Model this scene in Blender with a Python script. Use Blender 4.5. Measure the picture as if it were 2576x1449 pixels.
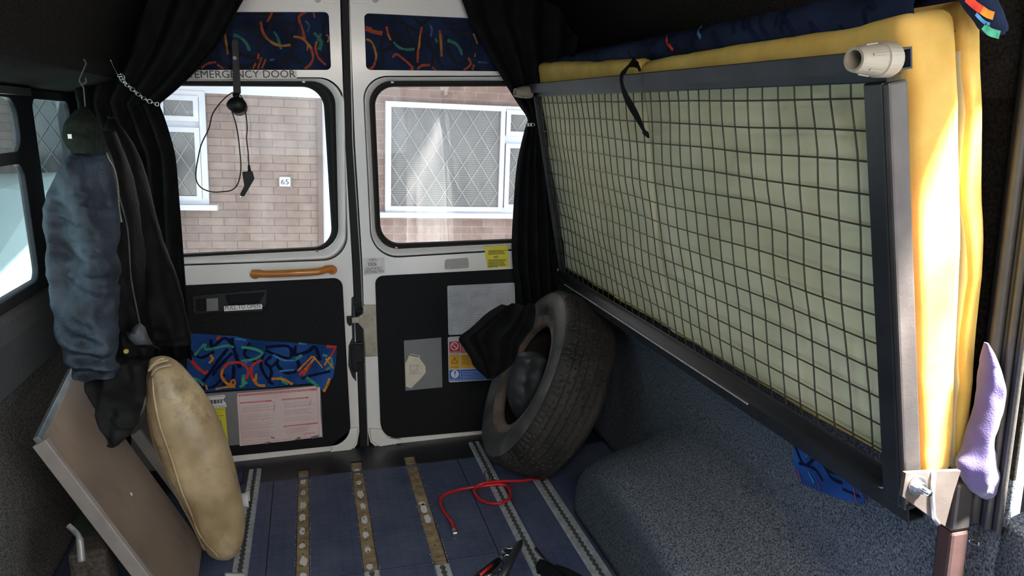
import bpy, bmesh, math, random
import numpy as np
from mathutils import Vector, Matrix, noise
from mathutils.geometry import tessellate_polygon
random.seed(4)
for o in list(bpy.data.objects): bpy.data.objects.remove(o)
SC = bpy.context.scene; COL = SC.collection
PI = math.pi

# ------------------------------------------------------------------ camera
FPX = 1955.0; CX, CY = 1288.0, 724.5
def nz(v): return v/np.linalg.norm(v)
_Y = nz(np.array([(775-CX)/FPX, (300-CY)/FPX, 1.0]))
_X = np.array([(9200-CX)/FPX, (200-CY)/FPX, 1.0]); _X = nz(_X-_Y*_X.dot(_Y))
_Z = np.cross(_X, _Y)
if _Z[1] > 0: _Z = -_Z
CM = np.array([_X, _Y, _Z]); EYE = np.array([0, 0, 1.28])
def P(px, py, x=None, y=None, z=None):
    """point of the van where the sight line through a photo pixel meets the plane x=, y= or z="""
    r = CM@np.array([(px-CX)/FPX, (py-CY)/FPX, 1.0])
    for k, v in enumerate((x, y, z)):
        if v is not None: t = (v-EYE[k])/r[k]
    return Vector(EYE+t*r)
cam = bpy.data.cameras.new('camera'); cam.lens = FPX/2576*36; cam.sensor_width = 36; cam.clip_start = .05
camo = bpy.data.objects.new('camera', cam); COL.objects.link(camo)
R = Matrix([[CM[i][0], -CM[i][1], -CM[i][2]] for i in range(3)]).to_4x4()
camo.matrix_world = Matrix.Translation(Vector(EYE))@R
SC.camera = camo
# ------------------------------------------------------------------ light
SC.view_settings.view_transform = 'Standard'; SC.view_settings.look = 'None'
SC.view_settings.gamma = 1; SC.view_settings.use_curve_mapping = False
SC.view_settings.exposure = 0.22
wd = bpy.data.worlds.new('overcast_sky'); SC.world = wd; wd.use_nodes = True
bg = wd.node_tree.nodes['Background']; bg.inputs[0].default_value = (.86, .93, 1, 1); bg.inputs[1].default_value = 4.2
sun = bpy.data.lights.new('sun', 'SUN'); sun.energy = 165; sun.angle = math.radians(7); sun.color = (1, .95, .86)
suno = bpy.data.objects.new('sun', sun); COL.objects.link(suno)
suno.rotation_euler = Vector((.27, -.27, .80)).to_track_quat('Z', 'Y').to_euler()
suno.location = (4, -3, 5)
lamp_l = bpy.data.lights.new('interior_fill_light', 'AREA'); lamp_l.shape = 'RECTANGLE'; lamp_l.size = .9; lamp_l.size_y = .22; lamp_l.energy = 40; lamp_l.color = (1, .90, .80)
lamp_o = bpy.data.objects.new('interior_fill_light', lamp_l); COL.objects.link(lamp_o); lamp_o.location = (.15, -.35, 1.765); lamp_o.rotation_euler = (math.radians(38), 0, 0)  # unseen lamp added behind the camera to brighten the interior

# ------------------------------------------------------------------ materials
MATS = {}
def mat(name, col, rough=.6, metal=0, var=.12, nscale=25, bump=0, bscale=200, spec=.5, sss=0, sssr=(.03, .018, .006), clear=0, detail=4, coat=0, sheen=0, col2=None, dist=.002):
    if name in MATS: return MATS[name]
    m = bpy.data.materials.new(name); m.use_nodes = True; nt = m.node_tree; N = nt.nodes; L = nt.links
    b = N['Principled BSDF']
    b.inputs['Roughness'].default_value = rough; b.inputs['Metallic'].default_value = metal
    b.inputs['Specular IOR Level'].default_value = spec
    tc = N.new('ShaderNodeTexCoord')
    n = N.new('ShaderNodeTexNoise'); n.inputs['Scale'].default_value = nscale; n.inputs['Detail'].default_value = detail
    L.new(tc.outputs['Object'], n.inputs['Vector'])
    r = N.new('ShaderNodeValToRGB'); L.new(n.outputs['Fac'], r.inputs[0])
    c1 = [c*(1-var) for c in col]; c2 = col2 if col2 else [min(1, c*(1+var)) for c in col]
    r.color_ramp.elements[0].position = .3; r.color_ramp.elements[1].position = .7
    r.color_ramp.elements[0].color = (*c1, 1); r.color_ramp.elements[1].color = (*c2, 1)
    L.new(r.outputs[0], b.inputs['Base Color'])
    if bump:
        n2 = N.new('ShaderNodeTexNoise'); n2.inputs['Scale'].default_value = bscale; n2.inputs['Detail'].default_value = 3
        L.new(tc.outputs['Object'], n2.inputs['Vector'])
        bp = N.new('ShaderNodeBump'); bp.inputs['Strength'].default_value = bump; bp.inputs['Distance'].default_value = dist
        L.new(n2.outputs['Fac'], bp.inputs['Height']); L.new(bp.outputs[0], b.inputs['Normal'])
    if sss:
        b.inputs['Subsurface Weight'].default_value = sss; b.inputs['Subsurface Radius'].default_value = sssr; b.inputs['Subsurface Scale'].default_value = 1
    if coat: b.inputs['Coat Weight'].default_value = coat; b.inputs['Coat Roughness'].default_value = .15
    if sheen: b.inputs['Sheen Weight'].default_value = sheen
    MATS[name] = m; return m
def speckle(name, c1, c2, scale=260, bump=.5, sheen=.3):
    m = mat(name, c1, .95, 0, 0, scale, bump, scale*.8, .05, col2=c2, detail=2)
    return m
M_paint = mat('silver_white_paint', (.76, .73, .71), .32, 0, .03, 6, coat=.3)
M_rub = mat('black_rubber', (.008, .008, .009), .6, 0, .2, 60, .2, 90, .25)
M_card = speckle('charcoal_carpet', (.010, .010, .011), (.022, .022, .024))
M_carp = speckle('grey_wall_carpet', (.018, .021, .028), (.150, .162, .190), 230, 1.0)
M_carpl = speckle('grey_carpet_left_lit', (.035, .034, .034), (.23, .225, .22), 230, 1.0)  # same carpet as the right wall, lightened to look better lit
M_head = speckle('black_headliner', (.007, .0062, .0056), (.022, .0195, .0175), 200, .3)
M_sill = mat('grey_sill_plastic', (.045, .052, .056), .6, 0, .2, 50, .4, 300)
M_dark = mat('dark_trim_plastic', (.012, .015, .020), .5, 0, .2, 60, .2, 200, .3)
M_cloth = mat('black_cotton_cloth', (.007, .007, .0078), .95, 0, .4, 20, .5, 300, .1)
M_wax = mat('waxed_navy_cotton', (.014, .020, .030), .62, 0, .45, 14, .5, 60, .35, col2=(.034, .048, .068), dist=.008)
M_waxd = mat('waxed_black_cotton', (.0035, .0035, .004), .75, 0, .5, 16, .5, 60, .15, dist=.005)
M_alu = mat('worn_aluminium', (.52, .54, .56), .42, .4, .25, 40, .15, 300)
M_slot = mat('dusty_slot', (.06, .06, .062), .8, 0, .4, 90)
M_steel = mat('bright_zinc', (.75, .76, .78), .22, 1, .06, 30)
M_tube = mat('raw_steel_tube', (.065, .055, .054), .4, .5, .2, 20, .15, 200)
M_tubed = mat('grey_black_frame_paint', (.013, .015, .019), .4, .1, .3, 15, .1, 200, coat=.2)
M_rail = mat('blue_grey_rail_paint', (.022, .027, .040), .5, 0, .3, 10, .1, 200, .25)
M_red = mat('red_oxide_primer', (.030, .010, .009), .7, 0, .35, 18, .1, 200)
M_foam = mat('yellow_foam', (.50, .31, .075), .9, 0, .12, 9, .35, 500, .1, sss=.8, sssr=(.05, .022, .004), col2=(.60, .40, .12), dist=.001)  # light showing through the foam is put into this yellower edge colour
M_foamf = mat('pale_foam_front_light', (.55, .50, .315), .9, 0, .12, 4, .35, 500, .1, sss=.25, sssr=(.02, .015, .006), col2=(.63, .58, .40), dist=.001)  # same foam as the edges; its different light is painted as a paler front
M_wire = mat('dark_mesh_wire', (.055, .046, .034), .5, .4, .3, 50)
M_pvc = mat('beige_plastic', (.26, .225, .18), .45, 0, .05, 30)
M_leath = mat('tan_leather', (.30, .205, .105), .42, 0, .3, 7, .35, 40, .5, col2=(.50, .385, .225), detail=8, dist=.004)
M_lseam = mat('dark_seam', (.10, .065, .03), .7)
M_board = mat('brown_laminate', (.15, .122, .10), .45, 0, .25, 3, .12, 60, detail=6, col2=(.27, .20, .145))
M_boarde = mat('board_edging', (.30, .27, .25), .4, .2, .12, 20)
M_tyre = mat('tyre_rubber', (.018, .0165, .015), .68, 0, .4, 10, .3, 180, .3, col2=(.038, .033, .029))
M_bead = mat('dusty_bead_rubber', (.13, .088, .07), .8, 0, .4, 12, .3, 80, col2=(.23, .165, .135))
M_side = mat('dusty_sidewall', (.048, .045, .045), .65, 0, .4, 9, .3, 140, .35, col2=(.105, .098, .098))
M_wood = mat('bare_plywood', (.27, .185, .095), .8, 0, .35, 30, .4, 120, col2=(.42, .31, .18), detail=8)
M_white = mat('white_sticker', (.72, .70, .70), .45, 0, .03, 20)
M_pink = mat('faded_pink_sheet', (.66, .50, .49), .45, 0, .06, 7, col2=(.74, .62, .61))
M_pred = mat('faded_red_print', (.60, .11, .13), .5)
M_ptxt = mat('faint_print', (.47, .30, .30), .5)
M_gtxt = mat('grey_print', (.30, .30, .33), .5)
M_btxt = mat('black_print', (.02, .02, .02), .5)
M_yel = mat('yellow_sticker', (.66, .58, .03), .45, 0, .06, 20)
M_gry = mat('grey_placard', (.17, .17, .175), .5, 0, .04, 40)
M_cyan = mat('blue_disc_print', (.02, .25, .50), .5)
M_sred = mat('safety_red', (.55, .02, .045), .5)
M_samb = mat('safety_amber', (.72, .36, .01), .5)
M_sblu = mat('safety_blue', (.02, .11, .48), .5)
M_cream = mat('torn_paper', (.62, .56, .44), .7, 0, .08, 30)
M_hand = mat('orange_tan_vinyl', (.46, .165, .03), .32, 0, .12, 20, coat=.4)
M_blk = mat('black_plastic', (.007, .007, .007), .45, 0, .1, 40, spec=.25)
M_mirr = mat('grey_lens_cover', (.22, .22, .22), .3, .2, .1, 20)
M_latch = mat('dull_zinc_plate', (.34, .31, .24), .5, .35, .2, 25)
M_cable = mat('red_cable_jacket', (.48, .012, .018), .35, 0, .1, 20)
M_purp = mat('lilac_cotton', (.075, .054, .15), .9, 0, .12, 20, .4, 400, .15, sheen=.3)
M_hat = mat('olive_knit', (.020, .025, .020), .95, 0, .25, 60, .6, 250, .05)
M_green = mat('dark_green_board', (.045, .075, .055), .6, 0, .2, 10)
M_line = mat('floor_seam', (.10, .08, .07), .9)
M_seamd = mat('floor_cut', (.005, .005, .006), .9)
M_upvc = mat('white_upvc', (.46, .50, .57), .3, 0, .02, 10)
M_lead = mat('window_leading', (.25, .27, .28), .5, .2)
M_car = mat('white_car_paint', (.42, .46, .46), .5, 0, .03, 3, 0, 200, .2)
M_blind = mat('slatted_blind', (.11, .11, .115), .6, 0, .1, 10)
M_room = mat('dim_room', (.10, .12, .13), .8, 0, .4, 1.2, col2=(.2, .23, .24))
M_asph = mat('asphalt', (.03, .03, .03), .9, 0, .3, 40)
# moquette colours
M_moq = mat('navy_moquette', (.010, .015, .036), .95, 0, .5, 7, .4, 500, .1, col2=(.019, .031, .078), detail=6)
M_mnav = mat('moquette_dark_stroke', (.006, .008, .030), .95, 0, .2, 60, .3, 500, .1)
M_mred = mat('moquette_red_stroke', (.46, .030, .030), .95, 0, .2, 60, .3, 500, .1, col2=(.56, .055, .02))
M_mor = mat('moquette_orange_stroke', (.55, .15, .015), .95, 0, .3, 40, .3, 500, .1, col2=(.60, .27, .04))
M_mgr = mat('moquette_green_stroke', (.035, .24, .14), .95, 0, .3, 60, .3, 500, .1, col2=(.08, .33, .22))
M_mtl = mat('moquette_teal_stroke', (.06, .19, .34), .95, 0, .4, 80, .3, 500, .1)
M_moq2 = mat('royal_blue_moquette', (.014, .050, .20), .95, 0, .5, 7, .4, 500, .1, col2=(.025, .090, .31), detail=6)
MOQ = {'n': M_mnav, 'r': M_mred, 'o': M_mor, 'g': M_mgr, 't': M_mtl}

MOQP = {'n': mat('moquette_black_stroke', (.004, .005, .012), .95, 0, .2, 60), 'r': mat('darker_red_stroke', (.26, .035, .022), .95, 0, .2, 60, col2=(.33, .06, .02)), 'o': mat('darker_orange_stroke', (.32, .10, .012), .95, 0, .3, 40, col2=(.38, .17, .03)),
        'g': mat('darker_green_stroke', (.022, .11, .075), .95, 0, .3, 60, col2=(.04, .16, .12)), 't': mat('darker_teal_stroke', (.04, .07, .14), .95, 0, .4, 80)}  # darker stroke colours for the upper door panels
def glass(name, tint, refl=1.0, dirt=.03):
    m = bpy.data.materials.new(name); m.use_nodes = True; nt = m.node_tree; N = nt.nodes; L = nt.links
    N.remove(N['Principled BSDF']); out = N['Material Output']
    tr = N.new('ShaderNodeBsdfTransparent'); tr.inputs[0].default_value = (*tint, 1)
    gl = N.new('ShaderNodeBsdfGlossy'); gl.inputs['Roughness'].default_value = .015
    df = N.new('ShaderNodeBsdfTranslucent'); df.inputs[0].default_value = (.8, .8, .8, 1)
    fr = N.new('ShaderNodeFresnel'); fr.inputs[0].default_value = 1.5
    mu = N.new('ShaderNodeMath'); mu.operation = 'MULTIPLY'; mu.inputs[1].default_value = refl; L.new(fr.outputs[0], mu.inputs[0])
    mx = N.new('ShaderNodeMixShader'); L.new(mu.outputs[0], mx.inputs[0]); L.new(tr.outputs[0], mx.inputs[1]); L.new(gl.outputs[0], mx.inputs[2])
    tc = N.new('ShaderNodeTexCoord'); mp = N.new('ShaderNodeMapping'); mp.inputs['Scale'].default_value = (3, 1, .8); L.new(tc.outputs['Object'], mp.inputs[0])
    no = N.new('ShaderNodeTexNoise'); no.inputs['Scale'].default_value = 4; no.inputs['Detail'].default_value = 6; L.new(mp.outputs[0], no.inputs['Vector'])
    rp = N.new('ShaderNodeMapRange'); rp.inputs[1].default_value = .4; rp.inputs[2].default_value = .8; rp.inputs[3].default_value = dirt*.3; rp.inputs[4].default_value = dirt*2
    L.new(no.outputs['Fac'], rp.inputs[0])
    m2 = N.new('ShaderNodeMixShader'); L.new(rp.outputs[0], m2.inputs[0]); L.new(mx.outputs[0], m2.inputs[1]); L.new(df.outputs[0], m2.inputs[2])
    L.new(m2.outputs[0], out.inputs[0]); MATS[name] = m; return m
M_glass = glass('rear_window_glass', (.92, .94, .95), 1.2, .04)
M_glt = glass('teal_tinted_glass', (.50, .69, .70), 1.2, .02)
M_hgl = mat('house_window_glass', (.05, .06, .063), .12, 0, .6, 1.3, col2=(.11, .13, .135))

def brickmat(name, c1, c2, mort):
    m = bpy.data.materials.new(name); m.use_nodes = True; nt = m.node_tree; N = nt.nodes; L = nt.links
    b = N['Principled BSDF']; b.inputs['Roughness'].default_value = .9
    tc = N.new('ShaderNodeTexCoord'); sp = N.new('ShaderNodeSeparateXYZ'); L.new(tc.outputs['Object'], sp.inputs[0])
    cb = N.new('ShaderNodeCombineXYZ'); L.new(sp.outputs['X'], cb.inputs[0]); L.new(sp.outputs['Z'], cb.inputs[1])
    br = N.new('ShaderNodeTexBrick'); L.new(cb.outputs[0], br.inputs['Vector'])
    br.inputs['Scale'].default_value = 1; br.inputs['Brick Width'].default_value = .235; br.inputs['Row Height'].default_value = .0765
    br.inputs['Mortar Size'].default_value = .004; br.inputs['Mortar Smooth'].default_value = .3; br.inputs['Bias'].default_value = .1
    br.inputs['Color1'].default_value = (*c1, 1); br.inputs['Color2'].default_value = (*c2, 1); br.inputs['Mortar'].default_value = (*mort, 1)
    no = N.new('ShaderNodeTexNoise'); no.inputs['Scale'].default_value = 14; no.inputs['Detail'].default_value = 8; L.new(tc.outputs['Object'], no.inputs['Vector'])
    mx = N.new('ShaderNodeMix'); mx.data_type = 'RGBA'; mx.blend_type = 'MULTIPLY'; mx.inputs[0].default_value = .5
    rp = N.new('ShaderNodeMapRange'); rp.inputs[1].default_value = .3; rp.inputs[2].default_value = .7; rp.inputs[3].default_value = .65; rp.inputs[4].default_value = 1.35
    L.new(no.outputs['Fac'], rp.inputs[0]); L.new(br.outputs['Color'], mx.inputs[6]); L.new(rp.outputs[0], mx.inputs[7])
    L.new(mx.outputs[2], b.inputs['Base Color'])
    bp = N.new('ShaderNodeBump'); bp.inputs['Distance'].default_value = .01; bp.inputs['Strength'].default_value = .5
    L.new(br.outputs['Fac'], bp.inputs['Height']); bp.invert = True; L.new(bp.outputs[0], b.inputs['Normal'])
    return m
M_brick = brickmat('pink_brown_brick', (.15, .114, .104), (.19, .146, .131), (.085, .070, .065))
M_brick2 = brickmat('red_brown_brick', (.15, .099, .087), (.19, .127, .112), (.23, .205, .195))

def floormat():
    m = bpy.data.materials.new('blue_rubber_floor'); m.use_nodes = True; nt = m.node_tree; N = nt.nodes; L = nt.links
    b = N['Principled BSDF']; b.inputs['Roughness'].default_value = .5
    tc = N.new('ShaderNodeTexCoord')
    br = N.new('ShaderNodeTexBrick'); br.offset = 0; L.new(tc.outputs['Object'], br.inputs['Vector'])
    br.inputs['Scale'].default_value = 1; br.inputs['Brick Width'].default_value = .034; br.inputs['Row Height'].default_value = .03
    br.inputs['Mortar Size'].default_value = .004; br.inputs['Mortar Smooth'].default_value = 1
    br.inputs['Color1'].default_value = (.040, .056, .118, 1); br.inputs['Color2'].default_value = (.048, .066, .135, 1); br.inputs['Mortar'].default_value = (.030, .042, .094, 1)
    no = N.new('ShaderNodeTexNoise'); no.inputs['Scale'].default_value = 9; no.inputs['Detail'].default_value = 9; no.inputs['Roughness'].default_value = .7; L.new(tc.outputs['Object'], no.inputs['Vector'])
    rp = N.new('ShaderNodeValToRGB'); L.new(no.outputs['Fac'], rp.inputs[0])
    rp.color_ramp.elements[0].position = .35; rp.color_ramp.elements[0].color = (0, 0, 0, 1)
    rp.color_ramp.elements[1].position = .8; rp.color_ramp.elements[1].color = (.6, .6, .6, 1)
    mx = N.new('ShaderNodeMix'); mx.data_type = 'RGBA'; L.new(rp.outputs[0], mx.inputs[0]); L.new(br.outputs['Color'], mx.inputs[6]); mx.inputs[7].default_value = (.14, .155, .21, 1)
    L.new(mx.outputs[2], b.inputs['Base Color'])
    n2 = N.new('ShaderNodeTexNoise'); n2.inputs['Scale'].default_value = 400; L.new(tc.outputs['Object'], n2.inputs['Vector'])
    bp = N.new('ShaderNodeBump'); bp.inputs['Distance'].default_value = .001; bp.inputs['Strength'].default_value = .3; L.new(n2.outputs['Fac'], bp.inputs['Height']); L.new(bp.outputs[0], b.inputs['Normal'])
    return m
M_floor = floormat()
M_floord = mat('black_floor_edge', (.012, .013, .018), .45, 0, .25, 12, .2, 300)

def add_spots(m, col, scale, lo, hi, streak=(1, 1, 1)):
    nt = m.node_tree; N = nt.nodes; L = nt.links; b = N['Principled BSDF']; src = b.inputs['Base Color'].links[0].from_socket
    tc = N.new('ShaderNodeTexCoord'); mp = N.new('ShaderNodeMapping'); mp.inputs['Scale'].default_value = streak; L.new(tc.outputs['Object'], mp.inputs[0])
    no = N.new('ShaderNodeTexNoise'); no.inputs['Scale'].default_value = scale; no.inputs['Detail'].default_value = 7; no.inputs['Roughness'].default_value = .65; L.new(mp.outputs[0], no.inputs['Vector'])
    r = N.new('ShaderNodeMapRange'); r.inputs[1].default_value = lo; r.inputs[2].default_value = hi; L.new(no.outputs['Fac'], r.inputs[0])
    mx = N.new('ShaderNodeMix'); mx.data_type = 'RGBA'; L.new(r.outputs[0], mx.inputs[0]); L.new(src, mx.inputs[6]); mx.inputs[7].default_value = (*col, 1); L.new(mx.outputs[2], b.inputs['Base Color'])
add_spots(M_leath, (.11, .072, .038), 11, .55, .74); add_spots(M_leath, (.55, .47, .33), 5, .58, .80, (1, 1, .5))
add_spots(M_board, (.085, .066, .052), 5, .55, .85, (1, 2, 1)); add_spots(M_board, (.36, .31, .26), 3, .62, .9)
add_spots(M_floor, (.17, .18, .215), 16, .62, .85); add_spots(M_wood, (.11, .065, .03), 14, .55, .8, (1, .3, 1))
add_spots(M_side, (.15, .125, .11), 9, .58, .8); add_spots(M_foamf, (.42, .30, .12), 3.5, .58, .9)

# ------------------------------------------------------------------ object helpers
def V(*a): return Vector(a)
def thing(name, label, cat, loc=(0, 0, 0), group=None, kind=None, rot=None):
    o = bpy.data.objects.new(name, None); COL.objects.link(o); o.location = loc; o.empty_display_size = .05
    if rot: o.rotation_euler = rot
    if label: o['label'] = label
    if cat: o['category'] = cat
    if group: o['group'] = group
    if kind: o['kind'] = kind
    bpy.context.view_layer.update()
    return o
class B:
    def __init__(s): s.v = []; s.f = []; s.m = []; s.mats = []; s.sm = []
    def mi(s, m):
        if m not in s.mats: s.mats.append(m)
        return s.mats.index(m)
    def add(s, vs, fs, m, smooth=False):
        b = len(s.v); k = s.mi(m); s.v += [Vector(q) for q in vs]
        for f in fs: s.f.append([b+i for i in f]); s.m.append(k); s.sm.append(smooth)
    def box(s, a, b, m):
        x0, y0, z0 = a; x1, y1, z1 = b
        s.add([(x, y, z) for z in (z0, z1) for y in (y0, y1) for x in (x0, x1)],
              [(0, 2, 3, 1), (4, 5, 7, 6), (0, 1, 5, 4), (2, 6, 7, 3), (0, 4, 6, 2), (1, 3, 7, 5)], m)
    def bar(s, p, q, w, h, m, up=V(0, 0, 1)):
        p = Vector(p); q = Vector(q); d = (q-p).normalized(); a = d.cross(Vector(up)).normalized()*w/2; c = a.cross(d).normalized()*h/2
        vs = [e+i*a+j*c for e in (p, q) for i, j in ((-1, -1), (1, -1), (1, 1), (-1, 1))]
        s.add(vs, [(0, 1, 2, 3), (7, 6, 5, 4), (0, 4, 5, 1), (1, 5, 6, 2), (2, 6, 7, 3), (3, 7, 4, 0)], m)
    def tube(s, pts, r, m, n=10, closed=False, cap=True):
        pts = [Vector(q) for q in pts]; K = len(pts); rr = [r[min(len(r)-1, round(i*(len(r)-1)/max(1, K-1)))] for i in range(K)] if isinstance(r, (list, tuple)) else [r]*K
        vs = []; prev = None
        for i, p in enumerate(pts):
            if closed: d = pts[(i+1) % K]-pts[i-1]
            else: d = pts[min(i+1, K-1)]-pts[max(i-1, 0)]
            d.normalize()
            if prev is None: a = d.orthogonal().normalized()
            else: a = (prev-d*prev.dot(d)).normalized()
            prev = a; c = d.cross(a)
            vs += [p+(a*math.cos(t)+c*math.sin(t))*rr[i] for t in [2*PI*j/n for j in range(n)]]
        fs = []
        for i in range(K if closed else K-1):
            j = (i+1) % K
            for k in range(n): fs.append((i*n+k, i*n+(k+1) % n, j*n+(k+1) % n, j*n+k))
        if cap and not closed: fs.append(tuple(range(n))[::-1]); fs.append(tuple((K-1)*n+k for k in range(n)))
        s.add(vs, fs, m, True)
    def slab(s, pts, d, m, holes=(), mside=None):
        """polygon (3D points, planar) with holes, thickened by vector d"""
        loops = [[Vector(q) for q in pts]]+[[Vector(q) for q in h] for h in holes]
        tri = tessellate_polygon(loops); flat = [q for l in loops for q in l]; n = len(flat); d = Vector(d)
        vs = flat+[q+d for q in flat]
        nrm = None
        fs = []
        for t in tri:
            a, b, c = [flat[i] for i in t]; nn = (b-a).cross(c-a)
            t = tuple(t) if nn.dot(d) < 0 else tuple(t)[::-1]
            fs.append(t); fs.append(tuple(i+n for i in t[::-1]))
        s.add(vs, fs, m)
        b = 0; sf = []
        for l in loops:
            k = len(l)
            for i in range(k): sf.append((b+i, b+(i+1) % k, n+b+(i+1) % k, n+b+i))
            b += k
        s.add(vs, sf, mside or m)
    def ribbon(s, pts, w, m, nrm):
        pts = [Vector(q) for q in pts]; nrm = Vector(nrm).normalized(); vs = []; K = len(pts)
        for i, p in enumerate(pts):
            d = (pts[min(i+1, K-1)]-pts[max(i-1, 0)]).normalized(); a = d.cross(nrm).normalized()
            ww = (w[i] if isinstance(w, list) else w)/2
            vs += [p+a*ww, p-a*ww]
        s.add(vs, [(2*i, 2*i+1, 2*i+3, 2*i+2) for i in range(K-1)], m)
    def strip(s, l0, l1, m, smooth=True, closed=True):
        n = len(l0); K = n if closed else n-1
        s.add(list(l0)+list(l1), [(i, (i+1) % n, n+(i+1) % n, n+i) for i in range(K)], m, smooth)
    def grid(s, rows, m, smooth=True, closed=False):
        n = len(rows[0]); vs = [q for r in rows for q in r]; fs = []
        for i in range(len(rows)-1):
            for j in range(n if closed else n-1):
                fs.append((i*n+j, i*n+(j+1) % n, (i+1)*n+(j+1) % n, (i+1)*n+j))
        s.add(vs, fs, m, smooth)
    def disc(s, c, r, nrm, m, n=16, h=0):
        c = Vector(c); nrm = Vector(nrm).normalized(); a = nrm.orthogonal().normalized(); b2 = nrm.cross(a)
        ring = [c+(a*math.cos(t)+b2*math.sin(t))*r for t in [2*PI*j/n for j in range(n)]]
        if h:
            r2 = [q+nrm*h for q in ring]; s.add(ring+r2, [tuple(range(n))[::-1], tuple(range(n, 2*n))]+[(i, (i+1) % n, n+(i+1) % n, n+i) for i in range(n)], m)
        else: s.add(ring, [tuple(range(n))], m)
    def build(s, name, parent=None, label=None, cat=None, group=None, kind=None, auto=None, bevel=0, recalc=True, solid=0):
        me = bpy.data.meshes.new(name)
        if parent is None:
            mn = [min(q[i] for q in s.v) for i in range(3)]; mx = [max(q[i] for q in s.v) for i in range(3)]
            org = Vector(((mn[0]+mx[0])/2, (mn[1]+mx[1])/2, mn[2])); inv = Matrix.Translation(-org)
        else: inv = parent.matrix_world.inverted(); org = Vector((0, 0, 0))
        me.from_pydata([inv@q for q in s.v], [], s.f)
        for m in s.mats: me.materials.append(m)
        for i, p in enumerate(me.polygons): p.material_index = s.m[i]; p.use_smooth = s.sm[i]
        if recalc:
            bm = bmesh.new(); bm.from_mesh(me); bmesh.ops.remove_doubles(bm, verts=bm.verts, dist=1e-6)
            bmesh.ops.recalc_face_normals(bm, faces=bm.faces); bm.to_mesh(me); bm.free()
        me.update()
        o = bpy.data.objects.new(name, me); COL.objects.link(o); o.location = org
        if parent is not None: o.parent = parent; o.location = (0, 0, 0)
        if label: o['label'] = label
        if cat: o['category'] = cat
        if group: o['group'] = group
        if kind: o['kind'] = kind
        if bevel:
            md = o.modifiers.new('bevel', 'BEVEL'); md.width = bevel; md.segments = 2; md.limit_method = 'ANGLE'
        if solid:
            md = o.modifiers.new('solid', 'SOLIDIFY'); md.thickness = solid; md.offset = 0
        bpy.context.view_layer.update()
        return o
def cr(pts, k=6, closed=False):
    """Catmull-Rom through points"""
    pts = [Vector(q) for q in pts]; n = len(pts); out = []
    for i in range(n if closed else n-1):
        g = (lambda j: pts[j % n]) if closed else (lambda j: pts[min(max(j, 0), n-1)])
        p0, p1, p2, p3 = g(i-1), g(i), g(i+1), g(i+2)
        for t in [a/k for a in range(k)]:
            out.append(.5*((2*p1)+(p2-p0)*t+(2*p0-5*p1+4*p2-p3)*t*t+(3*p1-p0-3*p2+p3)*t**3))
    if not closed: out.append(pts[-1])
    return out
def rq(c, r, n=8):
    """rounded quad in photo pixels: corners TL,TR,BR,BL; radius or 4 radii"""
    rr = r if isinstance(r, (list, tuple)) else [r]*4; out = []
    for i in range(4):
        p = Vector(c[i]); a = (Vector(c[i-1])-p).normalized(); b = (Vector(c[(i+1) % 4])-p).normalized()
        for k in range(n+1):
            t = k/n; q0 = p+a*rr[i]; q2 = p+b*rr[i]
            # circular-ish corner
            w = .7; f = ((1-t)**2, 2*w*t*(1-t), t*t); s_ = sum(f); out.append((q0*f[0]+p*f[1]+q2*f[2])/s_)
    return out
def onY(pts, y): return [P(p[0], p[1], y=y) for p in pts]
DY = 2.95; NF = V(0, -1, 0)
def text(b, body, p0, p1, h, m, nrm=NF, off=0.0004, bold=0):
    """text whose ink runs from p0 to p1 (baseline), h tall"""
    cu = bpy.data.curves.new('t', 'FONT'); cu.body = body; cu.size = 1; cu.offset = bold; cu.resolution_u = 3
    o = bpy.data.objects.new('t', cu); COL.objects.link(o); bpy.context.view_layer.update()
    dg = bpy.context.evaluated_depsgraph_get(); me = bpy.data.meshes.new_from_object(o.evaluated_get(dg))
    bpy.data.objects.remove(o)
    vs = [v.co.copy() for v in me.vertices]
    if not vs: return
    x0 = min(v.x for v in vs); x1 = max(v.x for v in vs); y0 = min(v.y for v in vs); y1 = max(v.y for v in vs)
    p0 = Vector(p0); p1 = Vector(p1); d = (p1-p0); nrm = Vector(nrm); up = nrm.cross(d).normalized()
    out = [p0+d*((v.x-x0)/(x1-x0))+up*h*((v.y-y0)/(y1-y0))+nrm*off for v in vs]
    b.add(out, [tuple(p.vertices) for p in me.polygons], m); bpy.data.meshes.remove(me)

# ================================================================== VAN SHELL
FY0 = -1.7; XR = 1.07
slots = [(-.120, -.080, 1.55, 2.815), (.072, .115, 2.055, 2.83), (.274, .316, 2.035, 2.825)]
b = B()
b.slab([(-.80, FY0, 0), (XR+.03, FY0, 0), (XR+.03, 2.74, 0), (-.80, 2.74, 0)], (0, 0, -.03), M_floor,
       holes=[[(a, c, 0), (e, c, 0), (e, min(d, 2.735), 0), (a, min(d, 2.735), 0)] for a, e, c, d in slots])
b.slab([(-.80, 2.7401, 0.0), (XR+.03, 2.7401, 0), (XR+.03, 3.03, 0), (-.80, 3.03, 0)], (0, 0, -.03), M_floord,
       holes=[[(a, 2.7402, 0), (e, 2.7402, 0), (e, d, 0), (a, d, 0)] for a, e, c, d in slots])
b.ribbon([(-.205, 2.735, .0006), (.47, 2.735, .0006)], .004, M_line, (0, 0, 1))
b.ribbon([(-.205, 2.735, .0006), (-.20, 1.5, .0006)], .003, M_seamd, (0, 0, 1))
b.ribbon([(.47, 2.735, .0006), (.472, 1.5, .0006)], .003, M_seamd, (0, 0, 1))
b.ribbon([(-.20, 2.062, .0006), (.47, 2.062, .0006)], .002, M_seamd, (0, 0, 1))
b.build('floor', kind='structure')
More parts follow.
